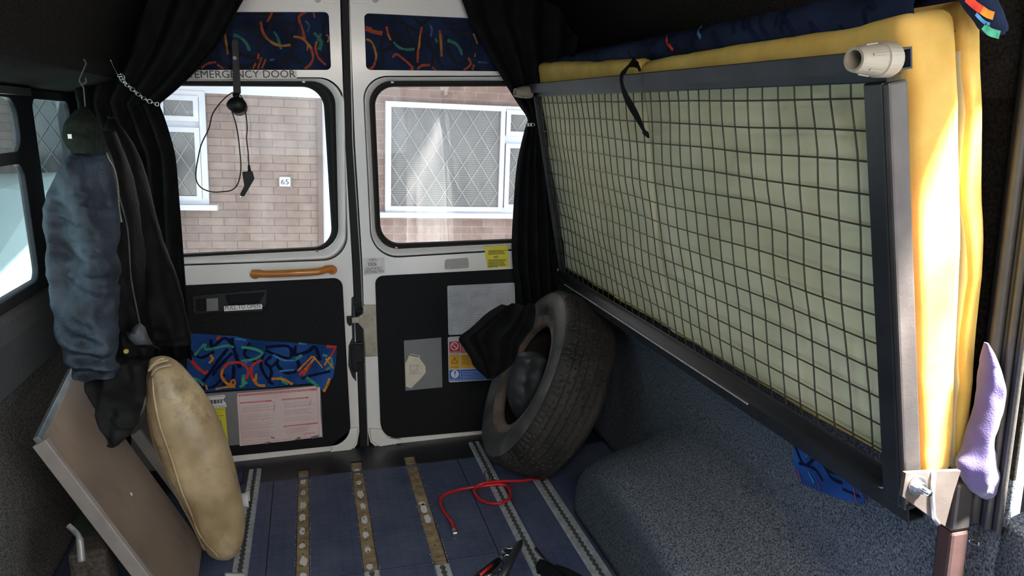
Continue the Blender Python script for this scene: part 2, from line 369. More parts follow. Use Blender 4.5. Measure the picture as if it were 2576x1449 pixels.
# wood strips in the slots
lab = ['narrow bare plywood strip in the floor, left of the three, with many white paint patches',
       'narrow bare plywood strip in the floor, middle of the three, meeting an aluminium track',
       'narrow bare plywood strip in the floor, right of the three, nearest the red cable']
for i, (a, e, c, d) in enumerate(slots):
    b = B(); b.box((a+.0015, c+.001, -.030), (e-.0015, d-.002, -.007), M_wood)
    rr = random.Random(i+3)
    ys = [np.linspace(2.0, 2.72, 9), np.linspace(2.1, 2.75, 8), [2.33, 2.40, 2.44]][i]
    for y in ys:
        if rr.random() < .15: continue
        cx = (a+e)/2+rr.uniform(-.003, .002); w = rr.uniform(.008, .012); h = rr.uniform(.014, .036)
        n = 12
        b.add([(cx+w*math.cos(2*PI*k/n)*rr.uniform(.8, 1.15), y+h*math.sin(2*PI*k/n)*rr.uniform(.75, 1.2), -.0066) for k in range(n)], [tuple(range(n))], M_white)
    for y in np.arange(c+.06, d-.05, .068): b.disc(((a+e)/2+rr.uniform(-.002, .002), y, -.0063), .0035, (0, 0, 1), M_btxt, 8)
    t = b.build('plywood_strip', label=lab[i], cat='wood strip', group='plywood strips exposed in the floor')
    b = B()
    for sx in (a-.002, e+.002):
        y = c
        while y < d-.1:
            if rr.random() < .6: b.add([(sx, y, .0008), (sx+rr.uniform(-.003, .003), y+.004, .0008), (sx+.001, y+.009, .0008)], [(0, 1, 2)], M_white)
            y += rr.uniform(.008, .02)
    b.build('torn_edge_flecks', t, kind='stuff')
# aluminium seat tracks
def track(x, y0, y1, w, label, m=M_alu, z=.006):
    t = thing('seat_track', label, 'floor track', (x, (y0+y1)/2, 0), 'aluminium seat tracks on the floor')
    b = B(); n = int((y1-y0)/.003)
    for s_ in (-1, 1):
        inner = []; outer = []
        for i in range(n+1):
            y = y0+(y1-y0)*i/n; g = .0042+.0052*abs(math.sin(PI*y/.0254))**.8
            inner.append(Vector((x+s_*g, y, z))); outer.append(Vector((x+s_*w/2, y, z)))
        b.strip(inner, outer, m, False, False)
        b.strip([q+V(0, 0, -z+.0006) for q in inner], inner, m, False, False)
        b.strip([q+V(s_*.003, 0, -z+.0003) for q in outer], outer, m, False, False)
    b.build('rail_top', t, recalc=False)
    b = B(); b.box((x-.012, y0, .0002), (x+.012, y1, .0012), M_slot); b.build('slot_channel', t)
    return t
track(-.276, 1.4, 2.85, .040, 'long scalloped aluminium floor track running beside the tan cushion')
track(.563, 1.4, 2.87, .040, 'long scalloped aluminium floor track that the red cable crosses')
track(.728, 1.4, 2.75, .050, 'dull long aluminium floor track beside the carpeted wheel arch')
track(.0935, 1.4, 2.054, .040, 'short bright aluminium track continuing the middle plywood strip')
track(.295, 1.4, 2.034, .040, 'short bright aluminium track continuing the right plywood strip near the red cable end')

def sweep(profile, ys, m, name, parent=None, kind='structure', solid=.012):
    b = B(); b.grid([[Vector((x, y, z)) for x, z in profile] for y in ys], m, False)
    return b.build(name, parent, kind=kind, solid=solid)
def sstep(t): t = max(0, min(1, t)); return t*t*(3-2*t)
# left wall : lower carpet with wheel arch bump, ledge, sill, upper shelf
def bump(y, z, yc, hl, top, p=2.6):
    r = (abs(y-yc)/hl)**p+(max(z, 0)/top)**p
    return sstep((1-r)*2.2)**.6 if r < 1 else 0
b = B(); rows = []
for i in range(90):
    y = FY0+(DY+.05-FY0)*i/89; row = []
    for k in range(36):
        z = .61*k/35; row.append(Vector((-.80+.25*bump(y, z, 1.02, .68, .56), y, z)))
    rows.append(row)
b.grid(rows, M_carpl)
b.grid([[Vector((x, y, z)) for x, z in ((-.80, .61), (-.785, .622), (-.755, .628), (-.745, .64), (-.742, .76), (-.748, .80), (-.765, .82))] for y in (FY0, DY+.05)], M_sill, False)
b.grid([[Vector((x, y, z)) for x, z in ((-.765, .82), (-.78, .835), (-.80, .838))] for y in (FY0, DY+.05)], M_dark, False)
up = [(-.80, 1.365), (-.765, 1.368), (-.74, 1.378), (-.62, 1.395), (-.565, 1.41), (-.545, 1.44), (-.50, 1.56), (-.44, 1.67), (-.36, 1.76), (-.2, 1.80)]
b.grid([[Vector((x, y, z)) for x, z in up] for y in (FY0, 0, 1, 2, DY+.05)], M_head)
b.build('wall_left', kind='structure', solid=.006, recalc=True)
# left side windows (dark frame + panes)
def Lw(px, py): return P(px, py, x=-.762)
w = thing('window_1', None, None, (-.77, 1.5, .8), kind='structure')
def rr3(y0, y1, z0, z1, r, x, n=6):
    out = []
    for cy, cz, a0 in ((y1-r, z1-r, 0), (y0+r, z1-r, 90), (y0+r, z0+r, 180), (y1-r, z0+r, 270)):
        for k in range(n+1):
            a = math.radians(a0+90*k/n); out.append(Vector((x, cy+r*math.cos(a), cz+r*math.sin(a))))
    return out
panes = [(2.53, 2.885, .852, 1.345, .03), (1.35, 2.40, 1.205, 1.345, .05), (1.35, 2.39, .852, 1.172, .04), (-.4, 1.22, .852, 1.345, .05)]
b = B(); b.slab([(-.772, FY0, .82), (-.772, 3.0, .82), (-.772, 3.0, 1.372), (-.772, FY0, 1.372)], (.018, 0, 0), M_dark, holes=[rr3(*q[:5], -.772) for q in panes])
b.build('window_frame', w, bevel=.003)
b = B(); b.box((-.752, 1.3, 1.352), (-.735, 2.47, 1.372), M_sill); b.build('frame_rail', w)
for q in panes:
    b = B(); b.add(rr3(q[0]-.01, q[1]+.01, q[2]-.01, q[3]+.01, q[4], -.765), [tuple(range(28))], M_glt); b.build('window_pane', w, recalc=False)
# right wall
b = B(); rows = []
ys = [0.925+(DY+.05-.925)*i/79 for i in range(80)]
for y in ys:
    row = []
    for k in range(44):
        z = 1.30*k/43
        d = .30*bump(y, z, 1.78, .58, .335, 2.3)
        row.append(Vector((XR-d-.03*sstep((z-.1)/.4)*sstep((y-1.0)/.5)*(1-sstep((z-.55)/.2)), y, z)))
    rows.append(row)
b.grid([r[:24] for r in rows], M_carp); b.grid([r[23:] for r in rows], M_head)
upr = [(XR, 1.30), (1.06, 1.42), (1.02, 1.55), (.93, 1.67), (.80, 1.76), (.6, 1.80)]
b.grid([[Vector((x, y, z)) for x, z in upr] for y in (.925, 2, DY+.05)], M_head)
b.grid([[Vector((x, y, z)) for x, z in [(1.03, 1.56)]+upr[3:]] for y in (FY0, .925)], M_head)
# lower panel beside the side door
b.grid([[Vector((XR-.004*math.sin(y*9), y, z)) for z in np.linspace(0, .605, 14)]+[Vector((XR+.006, y, .622)), Vector((XR+.04, y, .632))] for y in np.linspace(-.15, .93, 14)], M_carp)
b.build('wall_right', kind='structure', solid=.006)
b = B()  # door pillar trims
M_seal = mat('grey_door_seal', (.048, .043, .038), .5, 0, .12, 60, .2, 200)
for (y0, y1, x, m) in ((.985, 1.0, 1.060, M_dark), (.965, .985, 1.052, M_seal), (.955, .966, 1.058, M_dark), (.944, .956, 1.056, M_seal), (.934, .945, 1.062, M_dark), (.926, .935, 1.058, M_seal)):
    pts = [Vector((x, (y0+y1)/2, .60)), Vector((x, (y0+y1)/2, 1.30)), Vector((x-.004, (y0+y1)/2-.005, 1.40)), Vector((x-.02, (y0+y1)/2-.03, 1.50)), Vector((x-.03, (y0+y1)/2-.15, 1.57)), Vector((x-.03, -.6, 1.57))]
    b.tube(cr(pts, 6), (y1-y0)/2*1.05, m, 8)
b.build('trim_1', kind='structure')
# side door window beyond the pillar
w2 = thing('window_2', None, None, (1.12, .3, .6), kind='structure')
b = B(); b.slab([(1.12, -.45, .60), (1.12, .95, .60), (1.12, .95, 1.60), (1.12, -.45, 1.60)], (.015, 0, 0), M_dark, holes=[rr3(-.40, .925, .70, 1.56, .08, 1.12)]); b.build('window_frame', w2)
b = B(); b.add(rr3(-.41, .935, .69, 1.57, .08, 1.127), [tuple(range(28))], glass('pale_side_glass', (.9, .96, .97), .35, .01)); b.build('window_pane', w2, recalc=False)
b = B(); b.slab([(1.115, .80, .66), (1.115, .915, .66), (1.115, .915, .77), (1.115, .80, .77)], (.002, 0, 0), M_white)
for k, s_ in enumerate(('L', 'O', 'F')): text(b, s_, (1.114, .910, .745-.035*k), (1.114, .897, .745-.035*k), .018, M_btxt, (-1, 0, 0))
b.build('window_label', w2)
# ceiling and front end
b = B(); b.box((-.5, FY0, 1.795), (.9, DY+.03, 1.81), M_head); b.build('ceiling', kind='structure')
b = B(); b.slab([(-.82, FY0, 0), (1.1, FY0, 0), (1.1, FY0, 1.81), (-.82, FY0, 1.81)], (0, -.02, 0), M_head, holes=[[(-.66, FY0, .95), (.94, FY0, .95), (.86, FY0, 1.62), (-.58, FY0, 1.62)]]); b.build('wall_front', kind='structure')
b = B(); b.add([(-.67, FY0-.01, .94), (.95, FY0-.01, .94), (.87, FY0-.01, 1.63), (-.59, FY0-.01, 1.63)], [(0, 1, 2, 3)], glass('tinted_windscreen', (.45, .50, .50), .5, .01)); b.build('window_3', kind='structure', recalc=False)
b = B(); b.slab([(XR, FY0, 0), (XR, -.5, 0), (XR, -.5, 1.5), (XR, FY0, 1.5)], (.02, 0, 0), M_head, holes=[[(XR, -1.5, .95), (XR, -.65, .95), (XR, -.65, 1.42), (XR, -1.5, 1.42)]]); b.build('wall_right_front', kind='structure')
t = thing('interior_fill_lamp', 'long white fill lamp added on the dark ceiling behind the camera', 'lamp', (.15, -.35, 1.79))
b = B(); b.box((-.33, -.47, 1.772), (.63, -.23, 1.795), M_pvc); b.build('fill_lamp_housing', t, bevel=.004)  # housing of the added fill lamp
# rear body frame around the doors (black)
b = B()
b.box((-.82, 2.99, -.05), (-.52, 3.03, 1.82), M_dark); b.box((.90, 2.99, -.05), (1.10, 3.03, 1.82), M_dark); b.box((-.82, 2.988, 1.69), (1.10, 3.03, 1.82), M_dark)
b.build('wall_back', kind='structure')

# ================================================================== REAR DOORS
def door(name, outline, panelhole, bevel_q, bevr, in_q, inr, seal_q, sealr, glass_q, glr):
    d = thing(name, None, None, (0.12, DY, 0), kind='structure')
    b = B(); N = 9
    L0 = onY(rq(bevel_q, bevr, N), DY); L1 = onY(rq(in_q, inr, N), DY+.022)
    b.slab(onY(outline, DY), (0, .035, 0), M_paint, holes=[L0]+[onY(h, DY) for h in panelhole])
    mid = [(p+q)/2+V(0, -.004, 0) for p, q in zip(L0, L1)]
    b.strip(L0, mid, M_paint); b.strip(mid, L1, M_paint)
    b.build('door_skin', d, label='silver white painted door frame')
    b = B(); S0 = L1; S3 = onY(rq(glass_q, glr, N), DY+.032)
    S1 = [p*.7+q*.3+V(0, -.016, 0) for p, q in zip(S0, S3)]; S2 = [p*.25+q*.75+V(0, -.014, 0) for p, q in zip(S0, S3)]
    S0 = [q+V(0, .004, 0) for q in S0]
    b.strip(S0, S1, M_rub); b.strip(S1, S2, M_rub); b.strip(S2, S3, M_rub)
    b.build('window_seal', d, label='black rubber window seal')
    b = B(); G = onY(rq([glass_q[0], glass_q[1], glass_q[2], glass_q[3]], glr, N), DY+.0325); c = sum(G, V(0, 0, 0))/len(G)
    b.add([c+(q-c)*1.01 for q in G], [tuple(range(len(G)))], M_glass); b.build('window_pane', d, recalc=False)
    return d
topL = rq([(430, 30), (827, 30), (833, 176), (415, 176)], 12, 5)
topR = rq([(916, 33), (1320, 52), (1325, 180), (921, 176)], 12, 5)
D1 = door('door_1', [(330, -30), (855, -30), (857, 60), (868, 360), (886, 668), (897, 900), (904, 1085), (898, 1118), (885, 1136), (820, 1141), (577, 1166), (330, 1192)], [topL],
          [(350, 192), (864, 195), (876, 654), (360, 672)], [40, 62, 62, 40], [(366, 202), (843, 203), (853, 628), (378, 652)], [40, 60, 55, 40],
          None, 0, [(378, 216), (812, 219), (836, 618), (388, 641)], [30, 52, 45, 30])
D2 = door('door_2', [(880, -30), (1385, -15), (1400, 300), (1415, 700), (1420, 1075), (1207, 1096), (1010, 1116), (948, 1126), (932, 1112), (925, 1085), (912, 668), (893, 360), (882, 60)], [topR],
          [(911, 191), (1372, 190), (1385, 625), (934, 652)], [62, 40, 40, 70], [(926, 202), (1350, 201), (1362, 609), (946, 630)], [60, 40, 40, 58],
          None, 0, [(942, 219), (1336, 217), (1346, 598), (959, 613)], [48, 30, 30, 48])
# lower carpet cards
def card(d, q, r, front=.012, name='carpet_panel'):
    b = B(); b.slab(onY(rq(q, r, 8), DY-front), (0, front+.001, 0), M_card); return b.build(name, d, label='black carpeted lower panel', bevel=.003)
card(D1, [(370, 724), (861, 700), (884, 1117), (395, 1166)], [8, 22, 48, 20])
card(D2, [(944, 696), (1380, 673), (1400, 1066), (959, 1106)], [20, 8, 20, 42])
# small pressed feet and screws at the door bottoms
for d, q in ((D1, [(826, 1123), (880, 1080), (902, 1075), (898, 1112), (884, 1132), (830, 1138), (836, 1128)]), (D2, [(929, 1078), (960, 1080), (978, 1103), (1011, 1106), (1013, 1114), (955, 1124), (934, 1110)])):
    b = B(); b.slab(onY(q, DY-.012), (0, .014, 0), M_paint); b.build('corner_pressing', d, bevel=.004)
for d, xs in ((D1, ((850, 1133), (860, 1132))), (D2, ((982, 1118), (993, 1117)))):
    for x, y in xs: b = B(); b.disc(P(x, y, y=DY), .0045, NF, M_steel, 12, .006); b.build('screw', d)
# top hinge buffers
for d, x0, x1, bx in ((D1, 812, 850, 799), (D2, 884, 928, 944)):
    b = B(); b.slab(onY(rq([(x0, -25), (x1, -25), (x1, 9), (x0, 8)], 8, 4), DY-.006), (0, .007, 0), M_paint); b.build('top_pressing', d, bevel=.003)
    b = B(); b.disc(P(bx, -2, y=DY), .012, NF, M_mirr, 16, .008); b.build('rubber_buffer', d)
# seal nibs on the window rubbers
for d, pts in ((D1, ((764, 206), (798, 632))), (D2, ((987, 207), (997, 623)))):
    for x, y in pts: b = B(); q = P(x, y, y=DY+.002); b.box(q-V(.005, .003, .003), q+V(.005, .003, .003), M_mirr); b.build('seal_tab', d)
# centre rubber seal between doors
b = B()
for e0, e1, off, m in ((859, 876, 0, M_rub), (877, 880, .004, M_mirr)):
    for (ya, xa), (yb, xb) in zip(((-30, 0), (360, 9), (668, 29), (1050, 45)), ((360, 9), (668, 29), (1050, 45), (1140, 48))):
        q = onY([(e0+xa, ya), (e1+xa, ya), (e1+xb, yb), (e0+xb, yb)], DY+.006+off); b.slab(q, (0, .03, 0), m)
b.build('trim_2', kind='structure')
b = B(); b.slab(onY([(835, -40), (900, -40), (955, 1140), (880, 1140)], DY+.04), (0, .01, 0), M_rub); b.build('trim_3', kind='structure')

# ---- moquette panels
def moq(name, outline, y, strokes, label=None, cat=None, parent=None, thick=.002, x=None):
    f = (lambda p: P(p[0], p[1], y=y)) if x is None else (lambda p: P(p[0], p[1], x=x))
    nrm = NF if x is None else V(-1, 0, 0)
    b = B(); b.slab([f(p) for p in outline], -nrm*thick, M_moq if name == 'fabric_panel' else M_moq2)
    for i, (c, w, pts) in enumerate(strokes):
        q = cr([f(p) for p in pts], 5); q = [a+nrm*(.0008+.00008*(i % 12)+(.0010 if c != 'n' else 0)) for a in q]
        dpt = abs(y if x is None else q[0].y)*1.05
        ww = [w*dpt/FPX*(.72+.3*noise.noise(a*60)+.15*random.random()) for a in q]
        b.ribbon(q, ww, (MOQP if name == 'fabric_panel' else MOQ)[c], nrm)
    return b.build(name, parent, label=label, cat=cat, recalc=False)
def Z(ox, oy, s, pts): return [(ox+a/s, oy+c/s) for a, c in pts]
z4 = lambda *p: Z(440, 0, 4.025, p)
S1 = [('n', 12, z4((450, 420), (700, 560), (880, 600), (760, 660), (560, 690))), ('n', 10, z4((500, 240), (700, 290), (900, 300))), ('n', 10, z4((820, 200), (1000, 200), (1200, 240), (1240, 150))),
      ('n', 10, z4((850, 290), (830, 520))), ('n', 10, z4((960, 180), (950, 330), (850, 520), (930, 640))), ('n', 11, z4((1060, 200), (1130, 330), (1200, 480), (1120, 600), (1150, 690))), ('n', 11, z4((1240, 250), (1190, 560), (1290, 640))),
      ('n', 9, z4((980, 540), (1100, 600), (1230, 580))), ('n', 9, z4((620, 130), (800, 140), (1100, 150))), ('n', 11, z4((1530, 180), (1500, 330), (1560, 520), (1480, 600))), ('n', 9, z4((420, 480), (470, 620), (560, 680))),
      ('g', 8, z4((590, 355), (670, 385), (730, 450), (755, 515))), ('g', 7, z4((1000, 320), (1040, 380), (1075, 500))), ('g', 9, z4((1410, 330), (1480, 420), (1460, 505))), ('t', 5, z4((1320, 210), (1360, 260), (1340, 330))), ('t', 6, z4((960, 610), (1010, 600))),
      ('g', 7, z4((1480, 340), (1445, 420))),
      ('o', 6, z4((503, 320), (520, 430), (537, 550))), ('r', 6, z4((985, 120), (960, 180), (935, 220))), ('r', 7, z4((870, 220), (890, 320), (930, 390))), ('o', 7, z4((925, 385), (1000, 440), (1080, 465), (1170, 455))),
      ('r', 7, z4((1330, 120), (1255, 175), (1290, 290), (1315, 395))), ('o', 7, z4((1200, 370), (1290, 390), (1350, 450), (1385, 500))), ('r', 7, z4((1380, 495), (1400, 580), (1370, 650), (1315, 697))), ('r', 7, z4((1405, 125), (1415, 180))),
      ('o', 6, z4((1435, 420), (1420, 490))), ('r', 7, z4((1422, 485), (1450, 580), (1530, 660))), ('o', 4, z4((1345, 440), (1340, 515))),
      ('r', 6, z4((270, 690), (330, 645), (420, 630))), ('r', 6, z4((430, 655), (490, 695))), ('r', 6, z4((850, 545), (840, 600))), ('r', 5, z4((820, 640), (790, 697))), ('r', 5, z4((880, 580), (840, 697))), ('r', 5, z4((920, 600), (880, 695))), ('o', 4, z4((1530, 350), (1560, 380), (1545, 430)))]
moq('fabric_panel', topL, DY+.008, S1, parent=D1)
z6 = lambda *p: Z(840, 0, 3.45, p)
S2 = [('n', 9, z6((280, 150), (400, 145), (410, 110))), ('n', 9, z6((400, 200), (520, 215), (560, 130))), ('n', 10, z6((540, 260), (500, 400), (410, 430), (440, 270))), ('n', 9, z6((570, 180), (690, 250), (780, 300), (860, 460), (850, 560))),
      ('n', 10, z6((620, 230), (700, 400), (770, 340), (830, 420))), ('n', 9, z6((700, 150), (760, 210), (860, 130))), ('n', 10, z6((540, 270), (620, 400), (590, 500), (690, 560))), ('n', 9, z6((960, 120), (970, 200), (1150, 190))), ('n', 10, z6((990, 240), (1100, 290), (1190, 290))),
      ('n', 10, z6((970, 300), (1000, 450), (1080, 560), (1200, 480), (1240, 400))), ('n', 9, z6((900, 380), (890, 480), (950, 600))), ('n', 8, z6((660, 520), (720, 470), (800, 500), (790, 580))), ('n', 8, z6((400, 440), (430, 520), (380, 600))), ('n', 8, z6((1170, 300), (1160, 460))),
      ('g', 7, z6((515, 365), (570, 415), (640, 430), (700, 425))), ('g', 9, z6((985, 350), (1050, 375), (1095, 430), (1110, 480))), ('t', 6, z6((835, 215), (850, 260), (840, 320))), ('g', 6, z6((880, 330), (895, 370))), ('t', 5, z6((1250, 540), (1330, 545))),
      ('r', 12, z6((275, 250), (340, 275), (420, 290))), ('r', 7, z6((275, 235), (330, 250))), ('r', 6, z6((455, 230), (470, 300))), ('o', 6, z6((468, 295), (492, 350))), ('r', 6, z6((762, 235), (748, 310))), ('o', 6, z6((748, 305), (738, 400), (730, 440))), ('r', 6, z6((730, 430), (725, 545))),
      ('r', 5, z6((918, 262), (922, 300))), ('o', 7, z6((922, 295), (930, 400), (935, 490))), ('o', 7, z6((280, 340), (330, 370), (365, 470), (360, 530))), ('r', 7, z6((362, 520), (340, 580), (300, 605))), ('r', 7, z6((508, 500), (540, 470), (600, 510), (680, 585), (665, 608))),
      ('r', 7, z6((725, 600), (760, 570), (830, 565))), ('r', 5, z6((850, 585), (885, 608))), ('r', 7, z6((1165, 500), (1185, 560), (1125, 610))), ('r', 6, z6((1215, 560), (1200, 610))), ('o', 5, z6((1210, 290), (1245, 380))), ('o', 4, z6((1228, 465), (1220, 495)))]
moq('fabric_panel', topR, DY+.008, S2, parent=D2)
z8 = lambda *p: Z(440, 630, 2.634, p)
S3 = [('n', 9, z8((240, 590), (250, 640), (330, 580), (390, 640))), ('n', 12, z8((370, 580), (400, 680), (430, 780))), ('n', 9, z8((350, 650), (280, 740), (240, 800))), ('n', 9, z8((380, 680), (290, 770), (250, 830))), ('n', 9, z8((500, 610), (460, 690), (540, 740))),
      ('n', 9, z8((600, 640), (750, 635), (765, 710), (690, 700), (600, 660))), ('n', 10, z8((800, 630), (800, 690), (880, 670), (930, 640), (960, 730))), ('n', 10, z8((690, 700), (680, 760), (740, 810), (820, 790), (810, 720))), ('n', 9, z8((590, 680), (570, 760), (600, 830), (650, 890))),
      ('n', 8, z8((130, 690), (180, 710), (260, 670))), ('n', 9, z8((240, 800), (170, 900), (260, 900), (330, 820))), ('n', 9, z8((310, 890), (380, 860), (390, 760))), ('n', 8, z8((600, 740), (640, 800), (620, 880))), ('n', 8, z8((770, 640), (790, 700))), ('n', 8, z8((840, 850), (900, 830), (1030, 800))), ('n', 8, z8((100, 660), (130, 700))),
      ('n', 8, z8((640, 700), (600, 740), (640, 770), (680, 730))), ('n', 8, z8((130, 860), (110, 900), (150, 930))),
      ('g', 7, z8((130, 695), (200, 620), (210, 655), (340, 630), (390, 640))), ('g', 8, z8((440, 640), (520, 650), (580, 680), (520, 720), (440, 730))), ('t', 6, z8((650, 690), (720, 725), (800, 725), (845, 695))), ('g', 6, z8((840, 690), (800, 715))), ('g', 8, z8((95, 850), (150, 855), (190, 890))), ('g', 10, z8((455, 820), (450, 905))), ('g', 7, z8((480, 870), (430, 905))), ('g', 9, z8((870, 840), (930, 885), (950, 905))),
      ('t', 6, z8((690, 800), (790, 790))), ('t', 6, z8((820, 615), (870, 620))), ('t', 5, z8((400, 585), (450, 590), (470, 600))), ('g', 7, z8((1030, 700), (1040, 760), (1000, 790))), ('g', 8, z8((980, 690), (1010, 700))), ('g', 7, z8((700, 830), (720, 870), (750, 885))), ('t', 6, z8((480, 720), (470, 745))),
      ('r', 9, z8((300, 565), (280, 590))), ('r', 9, z8((105, 720), (150, 775), (205, 815))), ('r', 6, z8((118, 718), (108, 745))), ('o', 7, z8((235, 690), (250, 720), (225, 745))), ('r', 6, z8((218, 795), (200, 818))),
      ('o', 8, z8((400, 895), (345, 880), (310, 830), (320, 780))), ('r', 8, z8((320, 785), (360, 745), (440, 745), (480, 780), (485, 820), (470, 850))), ('o', 6, z8((375, 860), (395, 860), (395, 890), (372, 885), (375, 860))), ('o', 5, z8((270, 918), (340, 905), (400, 905))),
      ('r', 8, z8((580, 725), (520, 755), (505, 800), (520, 860))), ('o', 8, z8((520, 850), (550, 890), (600, 895))), ('o', 6, z8((540, 815), (535, 870))), ('o', 8, z8((640, 850), (710, 850), (780, 885))), ('o', 6, z8((205, 890), (215, 920))),
      ('o', 6, z8((910, 700), (870, 740), (820, 790))), ('r', 7, z8((830, 785), (810, 800))), ('o', 6, z8((925, 715), (890, 755), (850, 800))), ('r', 8, z8((860, 790), (825, 825))), ('o', 5, z8((915, 700), (950, 740), (978, 775))), ('r', 6, z8((905, 745), (850, 830))),
      ('r', 9, z8((1005, 635), (1070, 640))), ('r', 6, z8((1062, 640), (1040, 690), (1020, 715))), ('o', 6, z8((1025, 705), (990, 760))), ('o', 5, z8((1000, 715), (1050, 780))), ('o', 8, z8((1025, 845), (1010, 890), (985, 935)))]
moq('fabric_patch', [(470, 838), (530, 842), (592, 846), (640, 856), (706, 860), (780, 865), (848, 870), (845, 910), (838, 949), (826, 965), (812, 985), (803, 970), (778, 964), (683, 974), (560, 982), (501, 987), (470, 990)], DY-.0155, S3,
    label='crooked blue patterned seat fabric patch on the left door carpet', cat='fabric patch')
# wall patch low on the right
moq('fabric_patch', [(1996, 1098), (2040, 1118), (2100, 1160), (2167, 1210), (2175, 1268), (2120, 1258), (2060, 1235), (2012, 1214), (1995, 1160)], 0,
    [('n', 12, [(2000, 1120), (2025, 1170), (2060, 1150), (2090, 1200), (2120, 1215)]), ('n', 10, [(2010, 1165), (2050, 1180), (2070, 1210)]), ('n', 14, [(2060, 1130), (2080, 1180), (2130, 1195)]), ('n', 10, [(2120, 1230), (2165, 1250)]), ('g', 5, [(2040, 1122), (2030, 1150)]), ('r', 7, [(2010, 1185), (2016, 1210)]), ('r', 6, [(2150, 1230), (2156, 1262)]), ('t', 7, [(2035, 1185), (2050, 1215)]), ('r', 4, [(2060, 1215), (2064, 1232)]), ('r', 4, [(2166, 1238), (2170, 1250)])],
    label='small blue patterned fabric patch on grey wall carpet under the bed frame', cat='fabric patch', x=XR-.036)

# ---- stickers and signs
def sticker(name, label, cat, q, m, y=DY-.0015, extra=None, r=0, group=None, th=.0012):
    b = B(); b.slab(onY(rq(q, r, 4) if r else q, y), (0, th, 0), m)
    if extra: extra(b, y-.0006)
    return b.build(name, label=label, cat=cat, group=group, recalc=False)
def tx(b, body, x0, y0, x1, y1, hpx, m, y): text(b, body, P(x0, y0, y=y), P(x1, y1, y=y), hpx*y*1.045/FPX, m, NF, .0003)
def ln(b, x0, y0, x1, y1, w, m, y): b.ribbon([P(x0, y0, y=y)+NF*.0003, P(x1, y1, y=y)+NF*.0003], w*y*1.045/FPX, m, NF)
sticker('emergency_door_sign', 'long pale EMERGENCY DOOR label above the left rear window', 'sign', [(484, 179), (746, 178), (747, 198), (484, 200)], mat('pale_label', (.58, .54, .52), .4), extra=lambda b, y: tx(b, 'EMERGENCY DOOR', 491, 196.5, 744, 195, 16, M_btxt, y))
def _swl(b, y):
    tx(b, 'S.W.L', 929, 657, 948, 656, 6, M_btxt, y); tx(b, '300k', 925, 670, 949, 669, 9, M_btxt, y); tx(b, 'UNIFORMLY', 920, 680, 962, 677.5, 6.5, M_btxt, y); tx(b, 'DISTRIBUTED', 918, 688, 966, 685, 6.5, M_btxt, y)
sticker('load_limit_label', 'pale label with S.W.L. 300k UNIFORMLY DISTRIBUTED lettering on right door', 'label', [(914, 650), (967, 648), (969, 688), (915, 693)], mat('pale_label2', (.60, .57, .57), .4), extra=_swl)
sticker('grey_sticker', 'blank grey rounded sticker under the right rear window', 'sticker', [(1119, 653), (1178, 648), (1180, 674), (1118, 678)], mat('grey_sticker', (.36, .35, .34), .6, 0, .1, 80), r=5)
def _yl(b, y):
    for k in range(15):
        if k in (4, 7): continue
        ln(b, 1228+(k in (5, 6))*14, 631+k*2.9, 1274-(k in (5, 6, 14))*14-(k*7 % 9), 629.5+k*2.9, 1.3, M_btxt, y)
sticker('lifting_notice_sticker', 'wrinkled yellow notice sticker at lower right of the right rear window', 'sticker', [(1218, 621), (1277, 617), (1281, 671), (1226, 675)], M_yel, extra=_yl, r=2)
yc = DY-.0145
def _inst(b, y):
    tx(b, 'TAIL LIFT OPERATING INSTRUCTIONS', 1176, 721.5, 1247, 718, 4.5, M_gtxt, y)
    tx(b, 'Ensure Vehicle Safety', 1176, 726, 1247, 723, 2.5, M_gtxt, y)
    for x0, x1, n in ((1132, 1184, 12), (1187, 1237, 4), (1240, 1290, 13)):
        for a in ((x0, 732, x1, 729.5), (x0, 775, x1, 773)): ln(b, *a, .7, M_gtxt, y)
        ln(b, x0, 732, x0, 775, .7, M_gtxt, y); ln(b, x1, 730, x1, 773, .7, M_gtxt, y)
        for k in range(n): ln(b, x0+6, 737+k*2.9, x1-4-(k*5 % 8), 736+k*2.9, .9, M_gtxt, y)
        for k in range(0, n, 3): ln(b, x0+2, 737+k*2.9, x0+3.4, 737+k*2.9, 1.4, M_btxt, y)
    for k in range(8): ln(b, 1167, 780+k*6.5, 1235-(k*11 % 30), 777+k*6.5, 1, M_gtxt, y)
    for k in range(4):
        c = [P(1135+a*1.3, 793+k*13+3*math.sin(a*1.9+k), y=y)+NF*.0003 for a in range(12)]; b.ribbon(c, .0008, M_gtxt, NF)
sticker('instruction_sheet', 'white operating instructions sheet on the right door carpet', 'notice', [(1125, 719), (1295, 711), (1297, 834), (1128, 843)], mat('bluish_white_sheet', (.42, .43, .47), .45), yc, _inst, r=4)
